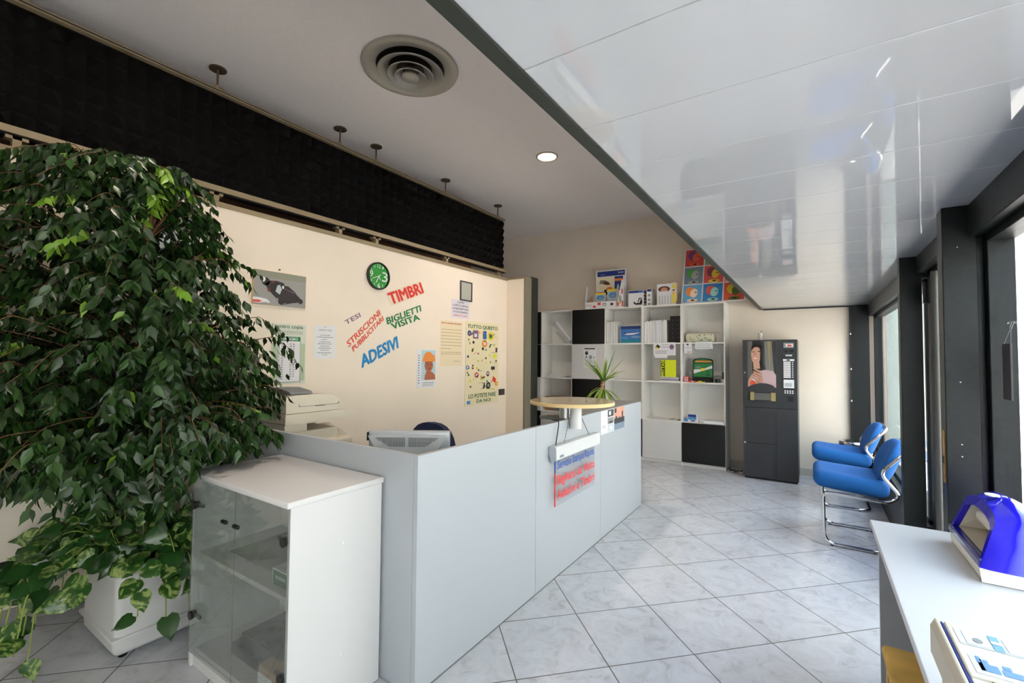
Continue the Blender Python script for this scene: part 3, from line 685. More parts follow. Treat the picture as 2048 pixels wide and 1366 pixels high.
# arched green display
t = thing('arched_display', 'arched black framed green display board on the right bookcase column', 'display', (-1.24, 6.56, S2))
ar = [(-1.37, S2), (-1.11, S2), (-1.11, S2+.29)]+[(-1.24+.13*math.cos(a), S2+.29+.035*math.sin(a)) for a in [math.pi*k/12 for k in range(1, 12)]]+[(-1.37, S2+.29)]
MB().prism(ar, 6.55, 6.565, M_blackp, axis=1).build('frame', t)
mb = MB(); fc = back_face(mb, -1.358, S2+.07, -1.122, S2+.31, 6.55); M_fg = mat('court green print', (46, 124, 66), .4)
fc.rect(0, 0, 1, .76, M_fg, 1).poly([(0, .8), (1, .8), (1, .9), (.8, .99), (.5, 1.02), (.2, .99), (0, .9)], M_fg, 1).rect(.1, .84, .95, .92, M_or, 2).poly([(0, .18), (0, .42), (.5, .45), (1, .66), (1, .5), (.5, .36)], M_paper, 2).ell(.5, .42, .13, .08, M_yel, 3).ell(.25, .55, .15, .05, M_grey, 3).rect(.7, .1, .9, .14, M_dk, 3).rect(.79, .1, .81, .3, M_dk, 3)
mb.build('printed_panel', t)
MB().box((-1.36, 6.48, S2), (-1.12, 6.55, S2+.05), M_blackp).build('ledge', t)
mb = MB().box((-1.475, 6.49, S2), (-1.41, 6.53, S2+.075), M_red)
for k in range(3):
    for j in range(2): mb.box((-1.465+j*.028, 6.4885, S2+.01+k*.021), (-1.448+j*.028, 6.49, S2+.024+k*.021), M_paper)
tag(mb.build('red_box'), 'small red box with white squares left of the green display', 'box')
tag(MB().box((-1.405, 6.462, S2), (-1.315, 6.478, S2+.02), M_red).box((-1.37, 6.4605, S2+.004), (-1.34, 6.462, S2+.016), M_paper).build('red_packet'), 'flat red packet lying before the arched display', 'packet')
tag(MB().box((-1.31, 6.462, S2), (-1.20, 6.476, S2+.01), M_yel).box((-1.28, 6.462, S2+.01), (-1.24, 6.474, S2+.02), M_yel).build('gold_stamp'), 'small golden item lying before the arched display', 'stamp')
tag(MB().cyl((-1.40, 6.535, S2), (-1.40, 6.535, S2+.12), .012, M_clear, 14).cyl((-1.40, 6.535, S2+.12), (-1.40, 6.535, S2+.13), .008, M_alu, 12).build('glass_vial'), 'slim clear vial between the red box and the green display', 'vial')
tag(MB().lathe((-1.055, 6.55, S2), [(.0005, .002), (.04, .002), (.047, .04), (.045, .08), (.03, .095), (.0005, .1)], M_clear, 24).cyl((-1.055, 6.55, S2), (-1.055, 6.55, S2+.05), .03, M_blackp, 16).build('glass_jar'), 'clear jar with dark contents right of the green display', 'jar')
tag(MB().box((-.998, 6.53, S2), (-.972, 6.57, S2+.05), M_paper).box((-1.0, 6.53, S2+.05), (-.972, 6.57, S2+.14), M_anth).build('stamp_holder'), 'small dark and white stamp beside the clear jar', 'stamp')
# third row
mb = MB().box((-1.432, 6.52, S1), (-1.297, 6.58, S1+.10), M_paper); fc = back_face(mb, -1.432, S1, -1.297, S1+.10, 6.52)
fc.rect(.03, .62, .82, .97, M_dblue).rect(.03, .25, .82, .6, M_sky).rect(.3, .05, .7, .2, M_dblue)
tag(mb.build('toner_box'), 'small white and blue box on the shelf above the black door', 'box')
tag(MB().box((-1.475, 6.50, S1), (-1.44, 6.56, S1+.03), M_sky).build('small_packet'), 'tiny pale blue packet left of the white and blue box', 'packet')
tag(MB().box((-1.28, 6.52, S1), (-1.20, 6.60, S1+.035), M_paper).build('white_carton'), 'small flat white carton right of the white and blue box', 'box')
tag(MB().box((-1.213, 6.44, S1), (-.972, 6.66, S1+.035), M_paper).build('paper_ream'), 'ream of white paper overhanging the shelf above the black door', 'paper')
mb = MB()
for i in range(4): mb.box((-1.95+i*.01, 6.495, S1+i*.0016), (-1.53-i*.05, 6.70, S1+.001+i*.0016), [M_lam2, M_paper, mat('pale green paper', (180, 196, 160), .8), M_paper][i])
tag(mb.build('paper_sheets'), 'thin loose sheets lying on the shelf above the pale door', 'papers')
# on top
ZT = 2.2005
t = thing('display_stand', 'cardboard counter display with blue header and packets on top of the bookcase', 'display stand', (-2.6, 6.6, ZT))
mb = MB(); mb.box((-2.81, 6.62, ZT), (-2.33, 6.63, ZT+.60), M_paper); fc = back_face(mb, -2.81, ZT, -2.33, ZT+.6, 6.62)
fc.rect(.04, .84, .96, .97, M_dblue).text('brother', .74, .89, .93, .945, M_paper, 2, 0).dashes(.15, .3, .88, .02, M_grey, 2)
fc.rect(.04, .5, .58, .82, M_paperw).rect(.62, .46, .9, .82, M_dblue, 1).rect(.62, .7, .88, .76, M_or, 2).rect(.66, .54, .86, .57, M_gr, 2).rect(.66, .5, .86, .53, M_pur, 2).ell(.3, .68, .18, .05, M_brn, 2, a=-20).ell(.2, .7, .1, .04, M_grey, 3, a=30).rect(.28, .36, .55, .5, M_blackp, 2).ell(.45, .52, .1, .04, M_or, 3).poly([(.35, .45), (.5, .42), (.52, .44), (.36, .48)], M_paper, 4).rect(.04, .32, .28, .44, M_red, 2)
mb.build('header_board', t)
mb = MB(); mb.box((-2.945, 6.49, ZT), (-2.44, 6.494, ZT+.10), M_paper); fc = back_face(mb, -2.945, ZT, -2.44, ZT+.1, 6.49)
fc.text('Brother', .05, .45, .24, .7, M_redw, 1, 0).rect(.27, .15, .36, .45, M_red).rect(.42, .5, .52, .88, M_red).rect(.58, .3, .69, .78, M_gry2).ell(.87, .55, .05, .22, M_brn).rect(.61, .4, .66, .6, M_paper, 2)
for xx in (-2.945, -2.443): mb.prism([(6.49, ZT), (6.60, ZT), (6.60, ZT+.36), (6.56, ZT+.36), (6.49, ZT+.1)], xx, xx+.003, M_paper, axis=0)
mb.build('tray_front', t)
mb = MB(); mb.prism([(-2.44, ZT), (-2.33, ZT), (-2.33, ZT+.42), (-2.36, ZT+.40)], 6.50, 6.504, M_paper, axis=1); fc = back_face(mb, -2.44, ZT, -2.33, ZT+.4, 6.499)
fc.ell(.25, .12, .12, .08, M_red, 1).ell(.55, .3, .18, .16, M_gry2, 1).rect(.75, .5, .92, .68, M_red, 1).ell(.45, .18, .1, .08, M_yel, 2).rect(.8, .03, .95, .25, M_red, 1); mb.build('side_wing', t)
for k, xx in enumerate((-2.79, -2.60)):
    mb = MB().box((xx, 6.53+.02*k, ZT+.06), (xx+.17, 6.545+.02*k, ZT+.24+.05*k), mat('packet silver', (170, 176, 180), .3)); fc = back_face(mb, xx, ZT+.06, xx+.17, ZT+.24+.05*k, 6.53+.02*k)
    fc.ell(.5, .6, .38, .2, M_sky).rect(.05, .0, .95, .2, M_paper).rect(.3, .04, .6, .16, M_ink, 2).rect(0, .85, 1, 1, M_yel).ell(.55, .55, .2, .08, M_gry2, 2, a=25); mb.build('product_packet', t)
mb = MB().add([(-2.92, 6.53, ZT+.1), (-2.82, 6.53, ZT+.1), (-2.85, 6.56, ZT+.22), (-2.87, 6.60, ZT+.15)], [(0, 1, 2), (1, 3, 2), (3, 0, 2)], M_card); mb.build('torn_card', t)
mb = MB().box((-2.255, 6.50, ZT), (-2.035, 6.66, ZT+.235), M_paper); fc = back_face(mb, -2.255, ZT, -2.035, ZT+.235, 6.5)
fc.rect(.02, .84, .98, .98, M_dblue).rect(.68, .88, .95, .94, M_sky, 2).poly([(.62, .2), (.72, .52), (.9, .5), (.96, .2), (.8, .12)], M_blackp).poly([(.35, .2), (.5, .1), (.95, .1), (.9, .18), (.5, .2), (.4, .32)], M_blackp, 2).poly([(.66, .2), (.76, .2), (.86, .46), (.78, .46)], M_paper, 3)
fc2 = Face(mb, (-2.035, 6.50, ZT), (0, .16, 0), (0, 0, .235)); fc2.rect(.1, .82, .9, .96, M_dblue)
for v in (.6, .4, .2): fc2.rect(.2, v, .8, v+.13, M_brn)
mb.box((-1.995, 6.54, ZT), (-1.925, 6.70, ZT+.25), M_paper); fc = back_face(mb, -1.995, ZT, -1.925, ZT+.25, 6.54); fc.rect(.1, .84, .95, .97, M_dblue)
for v in (.62, .36, .12): fc.ell(.5, v, .3, .08, M_gry2)
tag(mb.build('stapler_box'), 'white box with a blue band and black stapler picture on top of the bookcase', 'box')
mb = MB().box((-1.845, 6.52, ZT), (-1.64, 6.60, ZT+.30), M_paper); fc = back_face(mb, -1.845, ZT, -1.64, ZT+.3, 6.52)
fc.ell(.5, .75, .4, .14, M_brn, 1).ell(.5, .70, .24, .13, M_skin, 2).ell(.5, .6, .3, .06, M_paper, 3)
for k in range(5): fc.rect(.06+k*.19, .03, .17+k*.19, .48, M_paper, 3); fc.rect(.17+k*.19, .03, .21+k*.19, .45, M_gry2, 2)
mb.box((-1.64, 6.52, ZT), (-1.582, 6.60, ZT+.31), M_paperw); fc = back_face(mb, -1.64, ZT, -1.582, ZT+.31, 6.52); fc.ell(.5, .82, .35, .09, M_yel).rect(.15, .1, .85, .5, M_yel).rect(.3, .5, .7, .55, M_or, 2).rect(.25, .62, .75, .68, M_dblue, 2)
mb.box((-1.85, 6.505, ZT), (-1.575, 6.61, ZT+.012), M_paper)
tag(mb.build('hair_colour_display'), 'white and yellow card display with a portrait left of the colourful panel', 'display')
# generic colourful grid panel leaning on the wall
mb = MB(); O = Vector((-1.515, 6.53, ZT+.004)); U = Vector((.80, 0, 0)); V = Vector((.02, .17, .79)); N = U.cross(V).normalized()
mb.add([O-N*.012, O+U-N*.012, O+U+V-N*.012, O+V-N*.012, O, O+U, O+U+V, O+V], [(0, 3, 2, 1), (4, 5, 6, 7), (0, 1, 5, 4), (1, 2, 6, 5), (2, 3, 7, 6), (3, 0, 4, 7)], M_paper)
fc = Face(mb, O, U, V)
P = lambda n, c: mat(n, c, .5)
cols = [[(92, 160, 206), (224, 132, 62), (240, 214, 190)], [(40, 122, 186), (206, 92, 84), (150, 210, 206)], [(206, 84, 62), (196, 176, 40), (70, 96, 30)],
        [(112, 132, 150), (70, 150, 70), (158, 166, 160)], [(214, 86, 84), (130, 60, 84), (226, 196, 56)], [(226, 130, 120), (140, 120, 150), (230, 200, 170)],
        [(196, 66, 58), (110, 60, 120), (220, 90, 60)], [(130, 160, 130), (226, 170, 60), (240, 120, 80)], [(90, 150, 190), (60, 60, 80), (200, 180, 180)]]
for j in range(3):
    for i in range(3):
        a, b, c_ = [P('panel tint %d %d %d' % q, q) for q in cols[j*3+i]]; u = .02+i*.325; v = .02+j*.325
        fc.rect(u, v, u+.305, v+.305, a).ell(u+.12, v+.19, .075, .085, b, 2, a=20).ell(u+.18, v+.16, .06, .08, c_, 3, a=-8).ell(u+.16, v+.03, .09, .03, c_, 2).ell(u+.21, v+.17, .02, .008, M_ink, 4).rect(u+.14, v+.02, u+.19, v+.045, M_ink, 4)
tag(mb.build('colour_grid_panel'), 'large white panel of nine brightly coloured abstract squares leaning on top of the bookcase', 'artwork')

# ------------------------------------------------------------------ coffee machine
t = thing('coffee_machine', 'tall anthracite coffee vending machine with a portrait panel against the back wall', 'vending machine', (-.435, 6.5, 0))
xa, xb, yf = -.722, -.150, 6.25
MB().box((xa+.01, yf+.02, .0), (xb-.01, yf+.06, .03), M_blackp).box((xa, yf+.02, .03), (xb, 6.80, 1.682), M_anth).build('cabinet_body', t, bevel=.004)
MB().box((xa, yf, .868), (xb, yf+.02, 1.682), M_anth2).build('upper_door', t, bevel=.003)
dl = MB().box((xa, yf, .03), (xb, yf+.02, .862), M_anth).box((xa+.04, yf-.006, .44), (-.376, yf+.001, .855), M_anth2).box((-.372, yf-.003, .04), (xb-.006, yf+.001, .858), M_anth2).box((xa+.04, yf-.006, .05), (-.376, yf+.001, .432), M_anth2).build('lower_door', t, bevel=.002)
MB().cyl((xa+.02, yf-.012, .435), (xa+.02, yf, .435), .012, M_chrome, 14).build('lock', dl)
mb = MB(); fc = back_face(mb, -.668, 1.05, -.367, 1.664, yf-.002)
W_ = mat('dark photo print', (44, 44, 42), .25, coat=.5)
fc.rect(0, .1, 1, 1, W_, 0)
pk = mat('pale shirt print', (186, 160, 164), .4); sk = mat('portrait skin print', (190, 146, 126), .4); gl = mat('gold print', (150, 134, 84), .3)
fc.rect(0, .1, .17, 1, mat('grey photo print', (92, 90, 86), .4), 1).poly([(.6, 1), (.62, .55), (.75, .12), (.98, .12), (.9, .6), (.86, 1)], mat('grey drape print', (110, 112, 108), .3), 1).poly([(.72, .99), (.8, .99), (.8, .5), (.79, .3), (.77, .5)], gl, 2)
fc.ell(.34, .86, .2, .14, M_blackp, 2).poly([(.2, .9), (.5, .9), (.56, .5), (.5, .3), (.44, .5), (.2, .6)], M_blackp, 2).ell(.32, .74, .19, .15, sk, 3).ell(.3, .66, .15, .1, sk, 4).ell(.42, .80, .055, .01, M_blackp, 5).ell(.22, .79, .04, .009, M_blackp, 5).ell(.28, .66, .065, .012, M_paper, 6).ell(.28, .655, .08, .018, M_redw, 5).poly([(.42, .95), (.52, .85), (.52, .55), (.44, .5), (.46, .8)], M_blackp, 5).line(.3, .78, .26, .71, .004, M_brn, 5).poly([(.2, .6), (.42, .6), (.45, .46), (.22, .46)], sk, 3)
fc.poly([(.45, .42), (.62, .44), (.9, .42), (1, .34), (1, .1), (.4, .12)], pk, 3).poly([(0, .1), (.02, .22), (.14, .34), (.25, .4), (.5, .36), (.56, .22), (.4, .1)], sk, 4)
for k in range(4): fc.ell(.36-.02*k, .42-.055*k, .18, .022, sk, 6, a=-28).line(.2-.02*k, .455-.055*k, .52-.02*k, .345-.055*k, .004, M_brn, 7)
fc.ell(.27, .26, .1, .04, M_paper, 5).ell(.18, .18, .1, .05, M_redw, 5)
pp = mb.build('portrait_panel', t)
ac = [(-.668, 1.05), (-.367, 1.05), (-.367, 1.09)]+[(-.367-.301*k/10, 1.09+.07*math.sin(math.pi*(.12+.80*k/10))**.9) for k in range(1, 10)]+[(-.668, 1.10)]
MB().prism(ac, yf-.02, yf, M_anth2, axis=1).build('dispensing_hood', t, bevel=.004)
mb = MB().box((-.668, yf-.001, .945), (-.367, yf+.0, 1.052), M_blackp).box((-.668, yf-.014, .935), (-.367, yf, .945), M_anth2); brs = mat('pale brass', (176, 160, 108), .3, metal=.6)
mb.box((-.64, yf-.01, .95), (-.60, yf-.001, 1.05), brs).box((-.42, yf-.01, .95), (-.372, yf-.001, 1.05), brs).box((-.60, yf-.004, .955), (-.42, yf-.001, 1.04), mat('smoked window', (96, 96, 94), .2))
mb.build('dispensing_bay', t)
mb = MB().box((-.30, yf-.004, .90), (-.175, yf+.0, 1.655), M_anth2); fc = back_face(mb, -.30, .90, -.175, 1.655, yf-.004)
fc.rect(.1, .905, .93, .985, M_grey).rect(.28, .925, .86, .965, M_paper, 2).rect(.4, .93, .75, .955, M_red, 3).ell(.28, .85, .13, .022, M_blackp).ell(.75, .85, .16, .026, M_blackp).rect(.25, .775, .78, .8, mat('display grey', (170, 182, 186), .4))
fc.rect(.05, .70, .95, .73, M_paper).rect(.33, .705, .6, .725, M_ink, 2)
for k in range(9): fc.rect(.08, .665-k*.0285, .66, .689-k*.0285, M_white); fc.rect(.78, .668-k*.0285, .86, .684-k*.0285, M_paper)
fc.rect(.08, .28, .92, .41, M_paper).rect(.15, .3, .75, .36, M_lam, 2)
for k in range(4):
    for j in range(2): fc.rect(.14+k*.2, .195+j*.03, .26+k*.2, .215+j*.03, M_paper)
fc.rect(.4, .07, .85, .15, M_blackp)
mb.build('control_panel', t)
MB().cyl((-.698, yf-.006, 1.283), (-.698, yf, 1.283), .009, M_chrome, 12).build('key_lock', t)
mb = MB().lathe((-.54, 6.40, 1.683), [(.0005, .001), (.022, .001), (.027, .09), (.025, .09), (.02, .004)], mat('white cup', (210, 206, 196), .5), 20)
mb.cyl((-.538, 6.40, 1.69), (-.53, 6.41, 1.80), .004, M_anth, 6).cyl((-.545, 6.40, 1.69), (-.55, 6.395, 1.79), .004, M_white, 6)
tag(mb.build('plastic_cup'), 'white cup with stirrers standing on top of the coffee machine', 'cup')
mb = MB(); r3 = random.Random(4)
for k in range(4):
    a = [(-.93+r3.uniform(-.01, .01), 6.62, .006+k*.004)]
    for j in range(6): a.append((-.90+.03*j+r3.uniform(-.015, .015), 6.45+r3.uniform(-.09, .08), .008+k*.006+.01*(j % 2)))
    a.append((-.74, 6.62, .01)); mb.tube(fillet(a, .04, 4), .005, M_blackp if k else M_paper, 8)
tag(mb.build('power_cables'), 'tangle of black and white cables on the floor beside the coffee machine', 'cables')

# ------------------------------------------------------------------ bin
t = thing('ashtray_bin', 'black cylindrical litter bin with a chrome ashtray top in the far corner behind the chairs', 'bin', (.36, 6.45, 0))
MB().cyl((.36, 6.45, .0), (.36, 6.45, .50), .125, M_blackp, 36).build('drum', t)
MB().lathe((.36, 6.45, .50), [(.127, 0), (.13, .02), (.125, .032), (.10, .03), (.06, .012), (.0005, .01)], M_chrome, 36).build('ashtray_top', t)
MB().box((.24, 6.318, .20), (.30, 6.33, .215), M_blackp).build('grip', t)

# ------------------------------------------------------------------ chairs
def make_chair(label):
    t = thing('cantilever_chair', label, 'chair', (0, 0, 0), 'blue waiting chairs by the glazing')
    W = .275; r = .0125; s = W
    path = [(.44, -s, .013), (.05, -s, .013), (.045, -s, .405), (.45, -s, .39), (.515, -s, .45), (.395, -s, .60), (.57, -s, .80)]
    full = [Vector(p) for p in path]+[Vector((p[0], -p[1], p[2])) for p in path[::-1]]
    full = full[:6]+[Vector((.575, -s+.0, .80)), Vector((.575, s, .80))]+full[8:]
    rad = [.09, .08, .05, .06, .05, .06, .08, .08, .06, .05, .06, .05, .08, .09]
    MB().tube(fillet(full, rad, 6, closed=True), r, M_chrome, 12, closed=True).build('tubular_frame', t)
    mb = MB()
    for x in (.10, .36):
        for s_ in (-1, 1): mb.cyl((x, s_*W, 0.0), (x, s_*W, .006), .012, M_blackp, 10)
    mb.build('floor_glides', t)
    def fs(v):
        x, y_, z = v; u = (x-.225)/.235; w = y_/.27
        return (x, y_*(1-.06*max(0, -u)**2), z+.012-.055*(u+1)*.5*.55-.018*(1-w*w)*(1-u*u)+.0)
    MB().rbox((-.02, -.27, .425), (.462, .27, .555), M_blue, .058, 6, fn=fs, cuts=3).build('seat_cushion', t)
    # oval backrest
    mb = MB(); nu, nv = 28, 10; vs = []
    c0 = Vector((.475, 0, .655)); up = Vector((.36, 0, .93)).normalized(); nn = Vector((-.93, 0, .36)).normalized()
    rings = []
    for j in range(nv+1):
        ph = -math.pi/2+math.pi*j/nv; k = abs(math.cos(ph))**.55 if j not in (0, nv) else .02; th = math.sin(ph)*.047
        for i in range(nu):
            a = 2*math.pi*i/nu; ca, sa = math.cos(a), math.sin(a)
            yy = .27*k*math.copysign(abs(ca)**.75, ca); zz = .185*k*math.copysign(abs(sa)**.8, sa)
            bend = -.10*(yy/.27)**2*.4
            vs.append(c0+Vector((0, yy, 0))+up*zz+nn*(th-bend*1.0-.01))
    f_ = []
    for j in range(nv):
        for i in range(nu): f_.append((j*nu+i, j*nu+(i+1) % nu, (j+1)*nu+(i+1) % nu, (j+1)*nu+i))
    f_ += [list(range(nu))[::-1], [nv*nu+i for i in range(nu)]]
    mb.add(vs, f_, M_blue, True).build('back_cushion', t, sharp=80)
    return t
def copy_thing(o, label):
    r_ = o.copy(); C.objects.link(r_); r_['label'] = label
    for ch in list(o.children):
        c_ = ch.copy(); C.objects.link(c_); c_.parent = r_
    return r_
ch = make_chair('blue chrome-framed chair nearer the desk'); ch.location = (.01, 4.66, 0)
c2 = copy_thing(ch, 'blue chrome-framed chair farther back beside the ashtray bin'); c2.location = (.0, 5.80, 0)

# ------------------------------------------------------------------ desk and machines at the right
t = thing('white_desk', 'white laminate desk under the window at the right', 'desk', (.4, 1.6, 0))
MB().rbox((.20, .40, .727), (.555, 2.56, .75), mat('pale desk laminate', (205, 208, 212), .35), .005).build('desk_top', t)
MB().box((.225, 2.50, 0), (.54, 2.525, .727), M_lam).build('end_panel', t)
MB().box((.225, .45, 0), (.54, .475, .727), M_lam).build('end_panel', t)
MB().box((.50, .475, .35), (.52, 2.50, .727), M_lam).build('modesty_panel', t)
t = thing('wooden_stool', 'yellow painted wooden stool pushed under the desk', 'stool', (.30, 1.80, 0))
M_yw = mat('yellow wood', (204, 168, 84), .6, noise=.2, scale=10, stretch=(1, 1, 10))
MB().rbox((.175, 1.66, .50), (.40, 1.93, .53), M_yw, .012).build('seat', t)
for x in (.20, .375):
    for y_ in (1.69, 1.90): MB().box((x-.015, y_-.015, 0), (x+.015, y_+.015, .50), M_yw).build('leg', t)

t = thing('laminating_machine', 'translucent blue and cream desktop machine with a white fruit emblem on the desk', 'office machine', (.5, 2.22, .75))
YC = 2.225; M_cob = mat('cobalt plastic', (34, 26, 200), .12, coat=.8); M_cob2 = mat('dark cobalt plastic', (18, 22, 110), .2, coat=.6)
M_mc = mat('ivory plastic', (226, 222, 210), .35)
def ring(x, hw, z0): return [(x, YC-hw, z0), (x, YC+hw, z0)]
lean = lambda x, z: x+.33*(z-.80)*max(0, (.56-x)/.13)
o_pts = [(-.197, .0), (-.190, .03), (-.180, .07), (-.172, .105), (-.166, .135), (-.14, .152), (-.08, .165), (0, .170), (.08, .165), (.14, .152), (.166, .135), (.172, .105), (.180, .07), (.190, .03), (.197, .0)]
inn = [(-.168, .026), (-.163, .045), (-.156, .07), (-.150, .09), (-.146, .112), (-.125, .124), (-.07, .134), (0, .138), (.07, .134), (.125, .124), (.146, .112), (.150, .09), (.156, .07), (.163, .045), (.168, .026)]
MB().prism([(.437, .752), (.432, .795), (.445, .802), (.60, .815), (.625, .80), (.625, .752)], YC-.186, YC+.186, M_mc, axis=1).build('base', t, bevel=.012)
mb = MB(); xs = [(.430, 1.0, 1.0), (.450, 1.0, 1.02), (.480, 1.02, 1.08), (.51, 1.03, 1.13), (.55, 1.03, 1.10), (.59, 1.0, .98), (.625, .92, .75)]
n = len(o_pts); vs = []
for x, k, kz in xs:
    for a_, b_ in o_pts: z = .80+b_*kz; vs.append((lean(x, z), YC+a_*k*(1+.05*(b_ < .1)*(x > .44)), z))
fs_ = []
for i in range(len(xs)-1):
    for j in range(n-1): fs_.append((i*n+j, i*n+j+1, (i+1)*n+j+1, (i+1)*n+j))
fs_.append([(len(xs)-1)*n+j for j in range(n)])
mb.add(vs, fs_, M_cob, True)
vs = [(lean(.4298, .80+b), YC+a, .80+b) for a, b in o_pts]+[(lean(.4298, .80+b), YC+a, .80+b) for a, b in inn]+[(lean(.45, .80+b), YC+a, .80+b) for a, b in inn]
k = len(inn); fs_ = []
for i in range(k-1): fs_ += [(i, i+1, k+i+1, k+i), (k+i, k+i+1, 2*k+i+1, 2*k+i)]
mb.add(vs, fs_, M_cob)
mb.build('blue_shell', t, sharp=50)
MB().box((.429, YC-.190, .797), (.47, YC+.190, .824), M_cob2).build('front_lip', t, bevel=.004)
mb = MB().add([(.452, YC-.166, .826), (.452, YC+.166, .826), (.56, YC+.15, .832), (.56, YC-.15, .832)], [(0, 1, 2, 3)], M_cream2)
mb.add([(.56, YC-.15, .83), (.56, YC+.15, .83), (.58, YC+.14, .94), (.58, YC-.14, .94)], [(0, 1, 2, 3)], M_cream2)
mb.add([(.455, YC+.165, .826), (.56, YC+.15, .826), (.58, YC+.14, .93), (.485, YC+.145, .915)], [(0, 1, 2, 3)], M_mc)
mb.add([(.455, YC-.165, .826), (.56, YC-.15, .826), (.58, YC-.14, .93), (.485, YC-.145, .915)], [(0, 3, 2, 1)], M_mc)
mb.build('inner_bed', t)
MB().cyl((.525, YC-.13, .885), (.525, YC+.13, .885), .032, M_mc, 24).build('roller', t)
# fruit emblem (bitten apple outline with a leaf) on the top of the shell
mb = MB(); ap = []
for i in range(40):
    a = 2*math.pi*i/40; rr = .022*(1-.10*math.exp(-((a-math.pi/2)/.35)**2)-.08*math.exp(-((a-3*math.pi/2)/.3)**2)); ap.append((rr*math.cos(a), rr*math.sin(a)))
bx, by, br = .026, .004, .009
ap2 = []
for q in ap:
    dx, dy = q[0]-bx, q[1]-by; d_ = math.hypot(dx, dy)
    if d_ < br: q = (bx+dx/d_*br, by+dy/d_*br)
    ap2.append(q)
for q, z in ((ap2, .9925),):
    mb.prism([(.508+b_*.9, YC-a_) for a_, b_ in q], z-.004, z, M_paper, axis=2)
mb.prism([(.508+.9*b_, YC-a_) for a_, b_ in [(0, .024), (.004, .034), (.012, .038), (.011, .030), (.005, .024)]], .9885, .9925, M_paper, axis=2)
mb.build('emblem', t)

t = thing('desktop_printer', 'cream desktop printer with blue printed instruction labels at the near end of the desk', 'printer', (.4, 1.0, .75))
MB().prism([(.205, .7505), (.205, .86), (.222, .90), (.55, .90), (.55, .7505)], .62, 1.235, mat('printer cream', (206, 200, 184), .45), axis=1).build('body', t, bevel=.008)
MB().prism([(.192, .86), (.192, .915), (.199, .93), (.2055, .93), (.2055, .86)], .62, 1.255, mat('printer cream', (206, 200, 184), .45), axis=1).build('side_rail', t, bevel=.003)
MB().box((.2065, .62, .89), (.2095, 1.25, .9285), M_dblue).build('seam', t)
MB().rbox((.2105, 1.068, .895), (.55, 1.25, .932), M_mc, .004).build('top_cover', t)
MB().rbox((.2105, .62, .895), (.55, 1.064, .928), M_mc, .004).build('front_cover', t)
mb = MB(); fc = Face(mb, (.21, 1.05, .932), (.34, 0, 0), (0, .2, 0), .0008)
pb = mat('pale blue label', (196, 214, 224), .5); mb_ = mat('label blue', (96, 140, 205), .5); tl = mat('label teal', (110, 160, 185), .5)
fc.rect(.03, .59, .62, .88, pb).rect(.06, .61, .15, .86, M_paper, 2).ell(.11, .70, .02, .05, M_grey, 3).rect(.165, .60, .205, .87, tl, 2).rect(.165, .71, .205, .76, M_paper, 3).rect(.22, .61, .36, .86, M_paper, 2).rect(.4, .61, .6, .86, M_paper, 2)
fc.rect(.035, .12, .8, .42, pb).rect(.06, .18, .13, .30, mb_, 2).rect(.07, .30, .1, .36, mb_, 2).rect(.14, .18, .27, .27, mb_, 2).rect(.15, .28, .18, .34, mb_, 2).rect(.29, .16, .5, .27, mb_, 2).rect(.06, .18, .075, .4, mb_, 2)
mb.build('instruction_label', t)
MB().box((.236, .70, .9285), (.50, 1.062, .9295), M_blackp).build('paper_slot', t)

# hanging plaque on glass
t = thing('hanging_plaque', 'narrow dark grey plaque hung by cords on the window glass', 'plaque', (.61, 2.45, 1.31))
MB().box((.607, 2.41, 1.305), (.613, 2.495, 1.515), mat('dark grey card', (62, 60, 62), .6)).build('board', t)
MB().cyl((.61, 2.415, 1.515), (.62, 2.452, 1.575), .0012, M_anth, 6).cyl((.61, 2.49, 1.515), (.62, 2.452, 1.575), .0012, M_anth, 6).build('cord', t)
MB().lathe((.626, 2.452, 1.59), [(.0005, .01), (.012, .008), (.014, 0)], M_clear, 16).cyl((.62, 2.452, 1.572), (.628, 2.452, 1.6), .003, M_clear, 8).build('suction_hook', t)

# ------------------------------------------------------------------ wall items (left wall)
WX = -3.58
def wface(mb, y0, z0, y1, z1, x=WX): return Face(mb, (x, y0, z0), (0, y1-y0, 0), (0, 0, z1-z0))
mb = MB().box((WX, 1.79, 1.842), (WX+.018, 2.222, 2.110), M_woode); fc = wface(mb, 1.79, 1.842, 2.222, 2.11, WX+.018)
fc.rect(.005, 0, 1, 1, M_gry2).rect(.005, .8, 1, 1, mat('grass grey print', (134, 136, 122), .6), 2)
K = mat('leather black print', (38, 32, 34), .5); RB = mat('dark red print', (110, 40, 44), .5)
fc.poly([(0, .04), (.12, .04), (.22, .08), (.3, .06), (.3, .1), (.24, .17), (.12, .2), (0, .2)], M_paper, 2).poly([(0, .05), (.12, .06), (.16, .1), (.1, .13), (0, .12)], M_redw, 3)
fc.poly([(.5, .02), (.95, .22), (.7, .16)], M_dk, 2).ell(.22, .68, .07, .12, K, 3, a=-30).ell(.17, .73, .04, .08, M_paper, 4, a=-30)
fc.poly([(.2, .6), (.3, .72), (.42, .74), (.55, .70), (.6, .55), (.5, .35), (.52, .25), (.42, .22), (.34, .33), (.26, .48)], K, 3).poly([(.31, .70), (.38, .74), (.38, .66), (.3, .66)], RB, 4).poly([(.24, .5), (.3, .48), (.3, .38), (.26, .4)], RB, 4).poly([(.43, .6), (.48, .64), (.52, .5), (.48, .34), (.4, .42)], mat('silver print', (176, 186, 192), .5), 5)
